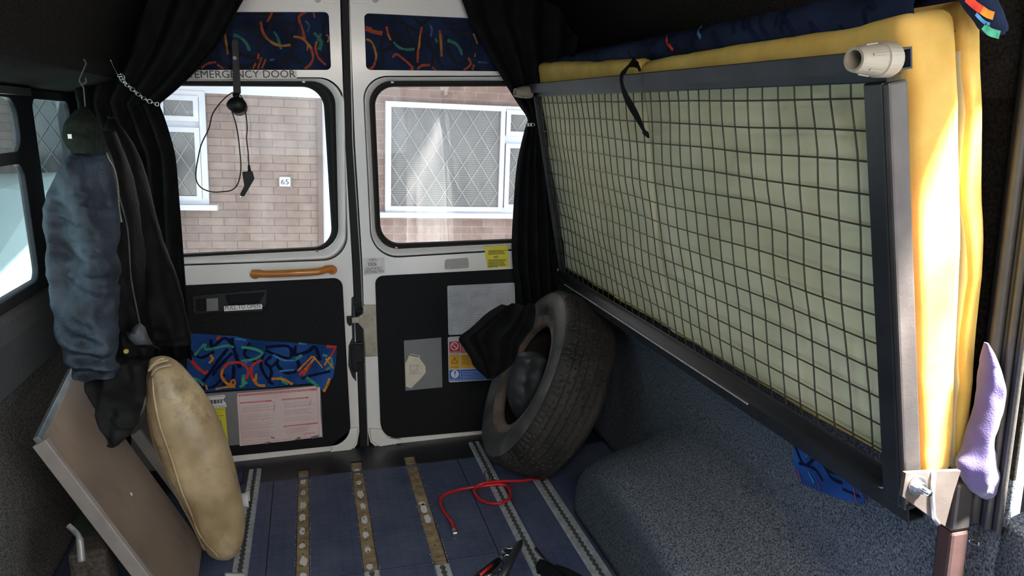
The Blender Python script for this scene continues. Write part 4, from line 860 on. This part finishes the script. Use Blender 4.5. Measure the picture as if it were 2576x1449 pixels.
b = B(); b.tube([P(1225+6*math.cos(a)+3*math.sin(a), 1196+10*math.sin(a)+2*math.cos(a), z=.012) for a in [k*PI/8 for k in range(16)]], .0022, M_steel, 8, True); b.build('chain_link', label='small oval steel ring lying on the floor track beside the tyre', cat='ring')
# ratchet spanner
t = thing('ratchet_spanner', 'chrome ratchet spanner with black and red grip, leftmost of the tools', 'spanner', P(1250, 1420, z=0))
h0, h1 = P(1280, 1388, z=.016), P(1228, 1432, z=.016); dr = (h1-h0).normalized()
b = B(); b.tube([h0+V(.018*math.cos(a), .018*math.sin(a), 0) for a in [k*PI/10 for k in range(20)]], .0065, M_steel, 8, True); b.disc(h0-V(0, 0, .005), .012, (0, 0, 1), M_dark, 14, .008); b.build('ratchet_head', t)
b = B(); b.tube([h0+dr*.02, h0+dr*.055], [.006, .006], M_steel); b.build('shank', t)
b = B(); b.tube([h0+dr*.05, h0+dr*.07, h0+dr*.13, h0+dr*.20, h0+dr*.22], [.008, .011, .012, .011, .006], M_blk, 12); b.build('grip', t)
b = B(); b.tube([h0+dr*.10+V(.006, 0, .007), h0+dr*.16+V(.006, 0, .007)], .005, M_cable, 8); b.build('grip_inlay', t, label='red grip inlay')
p0, p1 = P(1313, 1358, z=.045), P(1255, 1465, z=.022)
b = B(); b.tube([p0, p0.lerp(p1, .1), p0.lerp(p1, .2), p1], [.003, .010, .012, .014], M_tubed, 10); b.build('pry_bar', label='dark grey flattened steel bar lying over the ratchet spanner', cat='bar')
b = B(); q = P(1240, 1446, z=.012); b.tube([q-V(.05, .005, 0), q+V(.02, 0, 0)], .007, M_steel, 12); b.tube([q+V(.018, 0, 0), q+V(.045, .006, 0)], .014, M_steel, 12); b.build('socket', label='chrome socket and extension at the bottom edge of the floor', cat='socket')
b = B(); b.tube([P(1348, 1381, z=.012), P(1420, 1470, z=.012)], [.006, .005], M_steel, 12); b.build('steel_rod', label='slim chrome rod lying beside the dark glove', cat='rod')
b = B()
for pts, r in ((((1352, 1424), (1375, 1432), (1420, 1470)), .021), (((1390, 1432), (1430, 1446), (1480, 1475)), .016)):
    b.tube(cr([P(x, y, z=.022) for x, y in pts], 4), [r*.6]+[r]*8, M_cloth, 12)
b.build('black_glove', label='black work glove at the bottom edge right of the steel rod', cat='glove')
t = thing('white_paper_cup', 'crumpled white paper piece beside the cushion on the left track', 'paper', P(615, 1255, z=0))
b = B(); q = P(612, 1262, z=.012); rows = [[q+V(-.03+.05*k/4, .0, .0)+V(.0, (.018+.004*k)*math.cos(a), .006+(.014+.003*k)*math.sin(a)+.004*noise.noise(V(a, k, 0))) for a in [j*PI/7 for j in range(14)]] for k in range(5)]
b.grid(rows, M_white, True, True); b.build('cup', t, solid=.001)
b = B(); b.grid([[P(565+50*i/5, 1440+16*j/3, z=.010+.006*noise.noise(V(i, j, 3))) for i in range(6)] for j in range(4)], M_white); b.build('white_paper_scrap', label='white paper scrap at the bottom edge on the left track', cat='paper', solid=.001)
b = B(); b.grid([[P(585+25*i/4, 1190+35*j/4-8*abs(i-2), z=.012+.012*noise.noise(V(i, j, 8))) for i in range(5)] for j in range(5)], mat('blue_rag', (.02, .035, .11), .9, 0, .3, 30)); b.build('blue_rag', label='small dark blue rag peeking out behind the cushion', cat='rag', solid=.002)

# ================================================================== TYRE
TC = Vector((.772, 2.562, .338)); tn = Vector((-.8904, .0511, .4522)).normalized()
t = thing('tyre', 'worn black tyre standing against the right rear corner', 'tyre', (TC.x, TC.y, 0))
e1 = tn.cross(V(0, 0, 1)).normalized(); e2 = tn.cross(e1).normalized()
def tp(ax, r, a): return TC+tn*ax+(e1*math.cos(a)+e2*math.sin(a))*r
NA = 288; RO = .335
def ring(ax, r, fn=None): return [tp(ax, r-(fn(2*PI*k/NA) if fn else 0), 2*PI*k/NA) for k in range(NA)]
prof = []
Wd = .105
side = [(.078, .190), (.088, .192), (.092, .200), (.090, .210), (.098, .225), (.108, .250), (.111, .270), (.108, .292), (.102, .308), (.101, .310), (.099, .312)]
b = B()
bead = [ring(a, r) for a, r in [(.06, .20), (.07, .188)]+side[:5]]
b.grid(bead, M_bead, True, True)
b.grid([ring(a, r) for a, r in side[4:]], M_side, True, True)
def lug(i): return lambda a: .004 if (a*36/(PI)+i*.5) % 1 < .14 else 0
shoulder = []
for i, (ax, r) in enumerate(((.099, .312), (.094, .320), (.086, .3265), (.076, .330))): shoulder.append(ring(ax, r, (lambda a: .0035 if (a*45/PI) % 1 < .2 else 0) if i else None))
b.grid(shoulder, M_tyre, False, True)
tr = []
xs = np.linspace(.076, -.076, 41); gro = [.056, .030, .004, -.030, -.056]
for ax in xs:
    g = min(abs(ax-q) for q in gro); base = .331+.004*(1-(ax/.08)**2)
    if g < .0022: tr.append(ring(ax, base-.006))
    else:
        kk = int((ax+.1)/.026); ph = kk*.37+ax*14*(-1)**kk
        tr.append(ring(ax, base, (lambda ph: (lambda a: .004 if ((a*40/PI+ph) % 1) < .13 else 0))(ph)))
b.grid(tr, M_tyre, False, True)
b.grid([ring(-ax, r) for ax, r in ((.076, .330), (.086, .3265), (.099, .312), (.108, .292), (.111, .27), (.098, .225), (.09, .205), (.078, .190), (.06, .20))], M_tyre, True, True)
b.grid([ring(a, r) for a, r in ((.06, .20), (.09, .25), (.085, .29), (.07, .31), (0, .315), (-.07, .31), (-.085, .29), (-.09, .25), (-.06, .20))], M_tyre, True, True)
b.build('casing', t)
b = B(); s_ = 'JUNXING'
for i, ch in enumerate(s_):
    a = -2.05+.125*i; a = PI*1.5+.0+(.35-.13*i)*-1
    c = tp(.1105, .262, a); tang = (tp(.1105, .262, a+.05)-c).normalized()
    text(b, ch, c-tang*.012, c+tang*.012, .026, M_dark, tn, .0006)
b.build('sidewall_lettering', t)
b = loft([(888, 1318, 1352, 2.50, .02), (896, 1300, 1376, 2.51, .045), (920, 1290, 1372, 2.52, .055), (960, 1280, 1362, 2.52, .06), (1000, 1279, 1350, 2.52, .06), (1030, 1288, 1330, 2.52, .05), (1050, 1298, 1315, 2.52, .02)], mat('black_nylon', (.022, .023, .027), .5, 0, .4, 20, .4, 80), 40, wr=.016, seed=30, wscale=18)
b.build('drawstring_bag', label='black drawstring bag stuffed inside the tyre hole', cat='bag')
cloth('black_cloth', [(766, 1262, 1345), (780, 1235, 1345), (800, 1208, 1342), (825, 1180, 1335), (848, 1153, 1318), (870, 1164, 1305), (900, 1184, 1298), (920, 1192, 1288), (940, 1212, 1262), (953, 1226, 1240)], 2.50, 50, 2, .03, M_cloth, 'black cloth draped beside the tyre over the safety sign', 'cloth', seed=14)

# ================================================================== BED FRAME, MESH AND FOAM
def CG(y, t_, off=0):
    """point on the folded bed plane: t_ 0 bottom .. 1 top, off towards the wall"""
    s_ = (y-1.0)/1.88; zt = 1.343+.030*s_; zb = .660+.006*s_; xb, xt = .930, .822
    p = Vector((xb+(xt-xb)*t_, y, zb+(zt-zb)*t_)); return p+V(.988, 0, .155)*off
t = thing('folding_bed_frame', 'black steel folding bed frame with wire mesh, folded up on the right', 'bed frame', (.93, 1.9, .62))
upv = (CG(2, 1)-CG(2, 0)).normalized()
def beam(name, p, q, w, h, m, label=None, bev=.003, up=upv): b = B(); b.bar(p, q, w, h, m, up); return b.build(name, t, label=label, bevel=bev)
b = B()  # hollow top tube with open end
def hollow(b, p, q, w, m, up, wall=.0028):
    p = Vector(p); q = Vector(q); d = (q-p).normalized(); a = d.cross(Vector(up)).normalized(); c = a.cross(d).normalized()
    def rg(o, s_): return [o+a*i*s_+c*j*s_ for i, j in ((-1, -1), (1, -1), (1, 1), (-1, 1))]
    for e0, e1_ in ((rg(p, w/2), rg(q, w/2)), (rg(p, w/2-wall), rg(p+d*.1, w/2-wall)), (rg(p, w/2), rg(p, w/2-wall)), (rg(q, w/2), rg(q, w/2-.0028))): b.strip(e0, e1_, m, False)
    b.add(rg(p+d*.1, w/2-wall), [(0, 1, 2, 3)], M_blk)
hollow(b, CG(.955, 1, -.012)+upv*.012, CG(2.905, 1, -.012)+upv*.012, .030, M_rail, upv); b.build('top_rail', t, label='blue grey square top rail')
beam('inner_top_lip', CG(1.0, .985, -.002), CG(2.9, .985, -.002), .006, .020, M_rail)
b = B(); hollow(b, CG(.965, 0, -.010)-upv*.018, CG(2.9, 0, -.010)-upv*.018, .032, M_tubed, upv); b.build('bottom_rail', t, label='black square bottom rail')
beam('inner_bottom_lip', CG(1.0, .012, -.002), CG(2.9, .012, -.002), .006, .034, M_tubed)
beam('bright_edge', CG(1.45, 0, -.027)-upv*.006, CG(2.75, 0, -.027)-upv*.006, .002, .003, M_alu, bev=0)
beam('end_post', CG(2.885, -.03, .010), CG(2.885, 1.02, .010), .030, .028, M_tubed, up=(0, 1, 0))
beam('inner_post', CG(1.001, -.02, -.021), CG(1.001, .975, -.021), .040, .013, M_tubed, up=V(.988, 0, .155))
b = B(); b.bar(CG(.974, -.02, -.011), CG(.974, .975, -.011), .033, .014, M_tube, (0, 1, 0)); b.build('near_post', t, label='bare steel near post', bevel=.004)
b = B(); b.disc(CG(2.87, .035, -.010), .009, V(-1, 0, -.1), M_steel, 14, .006); b.build('bolt', t)
# mesh
b = B(); ny = 35; nzr = 14
def wob(y, tt): 
    return .006*noise.noise(V(y*4, tt*5, 0))+.012*math.sin(PI*tt)*math.sin(PI*(y-1)/1.88)
pitch = .0512
y = 1.035
while y < 2.87:
    pts = [CG(y+.006*noise.noise(V(y*3, k*.35, 4))-.014*math.sin(k/16*PI)*noise.noise(V(y*1.1, 2, 9)), k/16, .006-wob(y, k/16)) for k in range(17)]; b.tube(pts, .0017, M_wire, 5, cap=False); y += pitch
nr = 13
for r_i in range(1, nr+1):
    tt = 1-(r_i*.0500)/.69+.01
    if tt < .02: break
    pts = [CG(yy, tt+.006*noise.noise(V(yy*2.5, r_i*.8, 7)), .0035-wob(yy, tt)) for yy in np.linspace(1.01, 2.88, 60)]; b.tube(pts, .0017, M_wire, 5, cap=False)
b.build('wire_mesh', t, label='dark square wire mesh')
# pivot bracket and bolt
M_brk = mat('bare_steel_plate', (.15, .12, .11), .35, .6, .15, 25, .1, 200)
b = B(); b.slab([P(x, y_, y=.945) for x, y_ in ((2279, 1190), (2345, 1186), (2418, 1184), (2400, 1240), (2378, 1325), (2355, 1312), (2270, 1250))], (0, .008, 0), M_brk); b.build('pivot_bracket', t, bevel=.001)
b = B(); b.tube([P(2349, 1187, y=.943), P(2345, 1250, y=.943), P(2348, 1300, y=.943), P(2360, 1318, y=.943)], .004, mat('weld_bead', (.55, .5, .48), .3, .6), 6); b.build('weld_bead', t)
b = B(); q = P(2306, 1222, y=.944); b.disc(q, .0155, NF, M_steel, 28, .003); b.disc(q-V(0, .003, 0), .010, NF, M_steel, 6, .009); b.tube([q, q-V(0, .028, 0)], .005, M_steel, 12); b.build('pivot_bolt', t, label='bright zinc pivot bolt')
# support post
t2 = thing('bed_support_post', 'red brown steel post carrying the near end of the bed frame', 'post', (1.035, .975, 0))
b = B(); b.bar((1.012, .975, .02), (1.012, .975, .595), .037, .034, M_red, (0, 1, 0)); b.build('painted_shaft', t2, bevel=.006)
b = B(); b.bar((1.012, .975, .595), (1.012, .975, .683), .037, .034, M_tube, (0, 1, 0)); b.build('bare_shaft', t2, label='bare steel top of the post', bevel=.006)
b = B(); b.box((.975, .94, 0), (1.05, 1.01, .02), M_red); b.build('foot_plate', t2)
# PVC fittings at both ends
def ferrule(q, label, s_=1.0):
    f = thing('plastic_sleeve', label, 'sleeve', q, 'beige plastic sleeves on the bed frame corners'); d = V(-.97, -.22, -.02).normalized()
    def ringd(o, r, n=28): a = d.orthogonal().normalized(); c = d.cross(a); return [q+d*o*s_+(a*math.cos(2*PI*k/n)+c*math.sin(2*PI*k/n))*r*s_ for k in range(n)]
    b = B(); b.grid([ringd(*g) for g in ((0, .001), (0, .023), (.004, .0245), (.028, .0245), (.029, .0225), (.031, .0225), (.070, .0175), (.074, .0165), (.074, .0125), (.030, .0125), (.030, .001))], M_pvc, False, True); b.build('sleeve_body', f)
    b = B()
    for k in range(6):
        a0 = d.orthogonal().normalized(); c = d.cross(a0); v_ = a0*math.cos(k*PI/3)+c*math.sin(k*PI/3); b.bar(q+d*.036*s_+v_*.0215*s_, q+d*.058*s_+v_*.0188*s_, .0025, .004, M_pvc, v_)
    b.build('grip_ribs', f)
ferrule(P(2240, 150, y=.965)+V(0, 0, 0), 'beige ribbed plastic sleeve at the near top corner of the bed frame')
ferrule(P(1336, 232, y=2.84), 'grey beige plastic sleeve at the far top corner of the bed frame', .9)
# strap
b = B(); sp = cr([P(x, y_, y=yy) for x, y_, yy in ((1607, 165, 1.95), (1590, 158, 1.90), (1570, 176, 1.865), (1563, 200, 1.855), (1570, 230, 1.86), (1585, 262, 1.865), (1603, 295, 1.87), (1618, 325, 1.875), (1632, 347, 1.88))], 6)
b.ribbon(sp, [.016+.006*math.sin(i*.25) if i < len(sp)-5 else .004*(len(sp)-i) for i in range(len(sp))], M_cloth, V(-.9, -.4, 0)); b.build('webbing_strap', label='black strap knotted over the top rail of the bed frame', cat='strap', solid=.002)
b = B(); b.tube(cr([P(x, y_, y=yy) for x, y_, yy in ((1570, 185, 1.87), (1580, 168, 1.88), (1600, 160, 1.92), (1610, 178, 1.93))], 5), .004, M_cloth, 6); b.build('strap_loop', bpy.data.objects['webbing_strap'])

def foam(name, y0, y1, o0, o1, t0, t1f, t1n, label, rad=.022, seed=0, sidem=M_foam, bulge=.012):
    """foam block between the bed plane and the wall. t1f / t1n top height at far / near end"""
    bm = bmesh.new(); bmesh.ops.create_cube(bm, size=1)
    S = Vector((o1-o0, y1-y0, .75))
    for v in bm.verts: v.co = Vector((v.co.x*S.x, v.co.y*S.y, v.co.z*S.z))
    bmesh.ops.bevel(bm, geom=list(bm.edges), offset=min(rad, (o1-o0)*.45), segments=5, affect='EDGES', profile=.5)
    bmesh.ops.subdivide_edges(bm, edges=[e for e in bm.edges if e.calc_length() > .2], cuts=24, use_grid_fill=True)
    bm.faces.ensure_lookup_table(); b = B(); base = {}
    vs = []; base_y = lambda f: y0+(y1-y0)*(f.calc_center_median().y/S.y+.5)
    for v in bm.verts:
        u = v.co.x/S.x+.5; yy = v.co.y/S.y+.5; w_ = v.co.z/S.z+.5; Yw = y0+(y1-y0)*yy
        tt = t0+((t1n+(t1f-t1n)*yy)-t0)*w_
        nn = noise.noise(V(Yw*5, tt*5, seed))*bulge+noise.noise(V(Yw*16, tt*14, seed+2))*bulge*.25
        of = (o0+(o1-o0)*u); of = .020+(of-.020)*(.66+.34*min(1, max(0, tt)/.6)-.06*max(0, tt-.6)); q = CG(Yw, tt, of); q += V(-nn if u < .5 else 0, nn*.5 if w_ < 2 else 0, nn*.6*w_); vs.append(q)
    idx = {v: i for i, v in enumerate(bm.verts)}
    for f in bm.faces:
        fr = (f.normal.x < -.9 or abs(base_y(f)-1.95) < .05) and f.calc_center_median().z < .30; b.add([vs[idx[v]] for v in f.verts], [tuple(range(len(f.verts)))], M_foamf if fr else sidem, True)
    bm.free(); return b.build(name, label=label, cat='foam')
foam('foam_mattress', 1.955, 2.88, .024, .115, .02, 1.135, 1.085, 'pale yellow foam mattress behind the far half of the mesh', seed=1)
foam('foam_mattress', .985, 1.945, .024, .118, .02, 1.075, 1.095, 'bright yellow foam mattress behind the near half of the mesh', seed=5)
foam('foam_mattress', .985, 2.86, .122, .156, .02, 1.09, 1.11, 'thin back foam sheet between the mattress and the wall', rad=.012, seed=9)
for o in list(bpy.data.objects):
    if o.name.startswith('foam_mattress'): o['group'] = 'yellow foam mattress pieces'

# patterned cover lying along the top of the foam
rows = []; K = 90
for i in range(K+1):
    y = 2.86-(2.86-1.0)*i/K; s_ = i/K; c = CG(y, 1.09, .10); rr_ = .028+.012*s_+.006*noise.noise(V(y*9, 0, 0)); row = []
    for j in range(16):
        a = 2*PI*j/16; row.append(c+V(.055*math.cos(a), 0, .012+rr_*math.sin(a)+.004*noise.noise(V(y*30, a*2, 1)))+V(0, .004*noise.noise(V(y*20, a, 2)), 0))
    rows.append(row)
b = B(); b.grid(rows, M_moq, True, True)
for i in range(34):
    y = random.uniform(1.02, 2.8); c = random.choice('nnnnnnnrtn'); k = int((2.86-y)/(1.86)*K); k = min(max(k, 1), K-4); j = random.randint(5, 9); q = []
    for s_ in range(4): q.append(rows[min(k+s_ if i % 2 else k, K)][(j+s_) % 16]+V(-.0015, 0, .001))
    b.ribbon(cr(q, 3), .008, MOQ[c], V(-1, 0, .3))
cov = b.build('patterned_seat_cover', label='rolled blue patterned seat cover lying along the top of the foam', cat='seat cover')
b = loft([(-30, 2395, 2500, .955, .02), (0, 2425, 2498, .955, .022), (25, 2440, 2504, .955, .022), (50, 2462, 2510, .955, .02), (70, 2472, 2518, .955, .018), (88, 2495, 2520, .955, .010)], M_moq, 24, wr=.006, seed=44)
for c, w_, pts in (('r', .011, ((2432, -5), (2455, 15), (2475, 28))), ('o', .011, ((2470, 25), (2485, 35), (2500, 40))), ('g', .011, ((2475, 65), (2490, 80), (2515, 88))), ('t', .005, ((2455, 35), (2475, 55), (2490, 62)))):
    b.ribbon(cr([P(x, y_, y=.931) for x, y_ in pts], 5), w_, MOQ[c], NF)
b.build('loose_end', cov, label='loose end of the cover with red, orange and green print')
# purple cloth
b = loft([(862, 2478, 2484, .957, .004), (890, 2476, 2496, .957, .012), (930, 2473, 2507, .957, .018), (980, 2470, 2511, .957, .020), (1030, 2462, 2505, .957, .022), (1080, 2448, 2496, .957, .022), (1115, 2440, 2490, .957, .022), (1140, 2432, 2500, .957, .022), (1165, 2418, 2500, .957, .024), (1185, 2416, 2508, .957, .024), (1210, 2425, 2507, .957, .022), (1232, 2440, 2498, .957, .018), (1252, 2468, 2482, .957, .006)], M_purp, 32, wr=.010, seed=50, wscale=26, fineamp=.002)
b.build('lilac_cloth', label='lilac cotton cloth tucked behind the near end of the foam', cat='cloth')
b = B(); q = P(2450, 1364, x=XR-.008); b.tube([q+V(0, .010*math.cos(a), .0045*math.sin(a)-.003*math.cos(a)) for a in [k*PI/8 for k in range(16)]], .0018, M_steel, 6, True); b.build('screw_eye', label='small steel screw eye in the carpeted side panel', cat='screw eye')

# sheet added by the side door for a white reflection in the right window
M_sheet = mat('white_translucent_sheet', (.8, .8, .82), .7, 0, .03, 8)
_nt = M_sheet.node_tree; _p = _nt.nodes['Principled BSDF']; _t = _nt.nodes.new('ShaderNodeBsdfTranslucent'); _t.inputs[0].default_value = (.8, .8, .82, 1)
_m = _nt.nodes.new('ShaderNodeMixShader'); _m.inputs[0].default_value = .6; _nt.links.new(_p.outputs[0], _m.inputs[1]); _nt.links.new(_t.outputs[0], _m.inputs[2]); _nt.links.new(_m.outputs[0], _nt.nodes['Material Output'].inputs[0])
b = B(); rows = []
for i in range(50):
    z = .12+1.48*i/49; row = []; spread = 1-.42*(z-.12)/1.48
    for j in range(60):
        u = j/59; f = math.sin(u*34+1.5*noise.noise(V(u*4, z*1.2, 3)))*.018
        row.append(Vector((.97-.26*spread*(1-u)+f*.6-.08*(1-spread), -.42+.62*u-f+.05*noise.noise(V(u*3, z*2, 8)), z)))
    rows.append(row)
b.grid(rows, M_sheet); b.build('reflection_sheet', label='white folded sheet added by the side door for the reflection in the right rear window', cat='sheet')

# ================================================================== OUTSIDE
b = B(); b.add([(-30, -20, -.70), (30, -20, -.70), (30, 30, -.70), (-30, 30, -.70)], [(0, 1, 2, 3)], M_asph); b.build('ground', kind='structure')
HA = .05; HO = Vector((0, 8, 1))
H = thing('brick_house', 'brick house with white leaded windows seen through the rear windows', 'house', HO, rot=(0, HA, 0))
HM = H.matrix_world.copy()
def hl(px, py, y=8): q = P(px, py, y=y); return HM.inverted()@q
def HP(u, v, w_): return HM@Vector((u, v, w_))
def hbox(b, u0, u1, w0, w1, v0, v1, m):
    vs = [HP(u, v, w_) for w_ in (w0, w1) for v in (v0, v1) for u in (u0, u1)]; b.add(vs, [(0, 2, 3, 1), (4, 5, 7, 6), (0, 1, 5, 4), (2, 6, 7, 3), (0, 4, 6, 2), (1, 3, 7, 5)], m)
us = hl(812, 400).x; ue = hl(942, 400).x
b = B(); hbox(b, -9, us, -2.2, 3.0, .0, .2, M_brick); b.build('wall', H, label='pink brown brick wall')
b = B(); hbox(b, ue, 9, -2.2, 3.0, .0, .2, M_brick2); b.build('wall', H, label='red brown brick wall on the right')
b = B(); hbox(b, us, ue, -2.2, 3, -.0, .1, M_upvc); hbox(b, us-.05, us, -2.2, 3, -.03, 0, mat('brown_frame', (.10, .07, .065), .6)); b.build('door_surround', H, label='white door surround')
b = B(); z0 = hl(460, 232).z; hbox(b, -9, hl(815, 240).x, z0, z0+.20, -.04, .0, M_upvc); b.build('porch_fascia', H, label='white porch fascia board')
b = B(); hbox(b, -9, 9, .80, 1.0, -1.7, .0, M_upvc); b.build('added_shade_canopy', H)  # unseen overhang added to keep the sun off the house wall
b = B(); hbox(b, -9, -1.05, .74, .80, -5.6, -1.7, M_upvc); b.build('added_car_shade', H)  # unseen roof added to shade the parked car
def hwin(u0, u1, w0, w1, lights, sill=True, blind=False, lead=.16):
    b = B(); f = .055
    cells = lights
    hbox(b, u0+.01, u1-.01, w0+.01, w1-.01, -.012, -.002, M_upvc)
    hbox(b, u0, u1, w0, w0+f, -.05, .03, M_upvc); hbox(b, u0, u1, w1-f, w1, -.05, .03, M_upvc); hbox(b, u0, u0+f, w0+f, w1-f, -.05, .03, M_upvc); hbox(b, u1-f, u1, w0+f, w1-f, -.05, .03, M_upvc)
    for (a, c, d, e) in cells:   # casement rims
        g = .045; hbox(b, a-g, c+g, d-g, d, -.065, .0, M_upvc); hbox(b, a-g, c+g, e, e+g, -.065, .0, M_upvc); hbox(b, a-g, a, d, e, -.065, .0, M_upvc); hbox(b, c, c+g, d, e, -.065, .0, M_upvc)
    if sill: hbox(b, u0-.10, u1+.08, w0-.05, w0, -.14, .0, M_upvc)
    fr = b.build('window_frame', H, label='white window frame')
    for (a, c, d, e) in cells:
        b = B(); hbox(b, a, c, d, e, -.02, -.015, M_hgl if not blind else M_hgl); 
        if blind:
            w_ = d
            while w_ < e: hbox(b, a, c, w_, w_+.012, -.030, -.021, M_blind); w_ += .022
        b.build('pane', fr)
        b = B(); L_ = lead; w_c = c-a; hgt = e-d; k = -int(hgt/1.6/L_)-2
        sl = 1.55
        for dirn in (1, -1):
            s_ = a-hgt/sl-L_
            while s_ < c+hgt/sl+L_:
                # line u = s + dirn*(w-d)/sl, clip to cell
                p_ = []
                for w_ in (d, e): p_.append((s_+dirn*(w_-d)/sl, w_))
                (ua, wa), (ub, wb) = p_
                ta = sorted([(a-ua)/(ub-ua), (c-ua)/(ub-ua)]); t0_, t1_ = max(0, ta[0]), min(1, ta[1])
                if t1_-t0_ > .02:
                    q0 = HP(ua+(ub-ua)*t0_, -.034, wa+(wb-wa)*t0_); q1 = HP(ua+(ub-ua)*t1_, -.034, wa+(wb-wa)*t1_); b.bar(q0, q1, .006, .007, M_lead, (0, 1, 0))
                s_ += L_
        if b.v: b.build('leading', fr, label='diamond lead strips')
a1, a2, a3, a4 = hl(418, 251), hl(489, 293), hl(425, 331), hl(498, 492)
uR = hl(523, 400).x; wB = hl(470, 512).z; wT = hl(450, 233).z+.02
mx_ = a1.x-.0; c2 = a1.x-.13
lights = [(a1.x-.02, a2.x, a2.z, a1.z), (a3.x-.08, a4.x, a4.z, a3.z), (-2.28, -1.52, a4.z, a1.z)]
lx0 = hl(78, 400).x; lights[2] = (lx0+.03, a1.x-.20, a4.z, a1.z)
hwin(lx0-.08, uR, wB, wT, lights)
r1, r2 = hl(980, 275), hl(1250, 520); s1, s2 = hl(1282, 288), hl(1330, 332); s3, s4 = hl(1280, 372), hl(1335, 512)
hwin(hl(969, 400).x, r2.x+.66, hl(1150, 533).z, hl(1110, 260).z, [(r1.x, r2.x-.0, r2.z+.0, hl(1120, 273).z), (s1.x, s1.x+.34, s2.z, s1.z), (s3.x, s1.x+.34, hl(1280, 513).z, s3.z)], blind=True, lead=.185)
# house number
nq = hl(717, 457); t = thing('house_number_sign', 'small white tile sign reading 65 on the brick wall', 'sign', HP(nq.x, -.012, nq.z))
b = B(); hw_ = .052
hbox(b, nq.x-hw_, nq.x+hw_, nq.z-.045, nq.z+.045, -.012, .0, M_upvc); b.build('plate', t)
b = B()
for (a, c, d, e) in ((-.056, .056, .044, .052), (-.056, .056, -.052, -.044), (-.058, -.050, -.05, .05), (.050, .058, -.05, .05)): hbox(b, nq.x+a, nq.x+c, nq.z+d, nq.z+e, -.016, .0, M_mirr)
for sx in (-1, 1):
    for sz in (-1, 1): hbox(b, nq.x+sx*.06-.007, nq.x+sx*.06+.007, nq.z+sz*.054-.007, nq.z+sz*.054+.007, -.016, 0, M_mirr)
b.build('scrolled_border', t)
b = B(); text(b, '65', HP(nq.x-.038, -.014, nq.z-.026), HP(nq.x+.036, -.014, nq.z-.026), .050, M_btxt, NF, .001); b.build('digits', t)
# parked white car left of the van
t = thing('parked_car', 'white parked car seen through the left side window', 'car', (-1.95, 4.6, -.70))
b = B(); x0, x1 = -3.3, -1.42
sec = [(3.1, .18), (3.3, .42), (4.05, .56), (4.15, .60), (4.95, .875), (5.05, .915), (5.6, .93), (6.8, .90), (7.2, .55), (7.3, .1), (7.3, -.45), (3.1, -.45)]
def carsec(x, inset): return [Vector((x, y_, z_-inset*.12*(1 if z_ > .3 else 0))) for y_, z_ in sec]
rows = [carsec(x0, 1), carsec(x0+.12, .3), carsec(x0+.3, 0), carsec(x1-.3, 0), carsec(x1-.12, .3), carsec(x1, 1)]
b.grid(rows, M_car, False, True); b.add(rows[0], [tuple(range(12))], M_car); b.add(rows[-1], [tuple(range(12))[::-1]], M_car); b.build('body', t, bevel=.03)
b = B(); b.slab([(x0+.22, 4.20, .632), (x1-.22, 4.20, .632), (x1-.28, 4.92, .880), (x0+.28, 4.92, .880)], (0, -.004, .012), mat('bright_windscreen', (.36, .43, .43), .4, 0, .1, 2)); b.build('windscreen', t, label='pale reflective windscreen')
b = B(); b.slab([(x0+.2, 4.05, .578), (x1-.2, 4.05, .578), (x1-.2, 4.18, .622), (x0+.2, 4.18, .622)], (0, -.004, .012), M_dark); b.build('cowl_vent', t, label='dark cowl vent')
for sx in (x0+.25, x1-.25):
    for yy in (3.9, 6.5): b = B(); b.tube([(sx-.1, yy, -.40), (sx+.12, yy, -.40)], .30, M_tyre, 24); b.build('wheel', t)
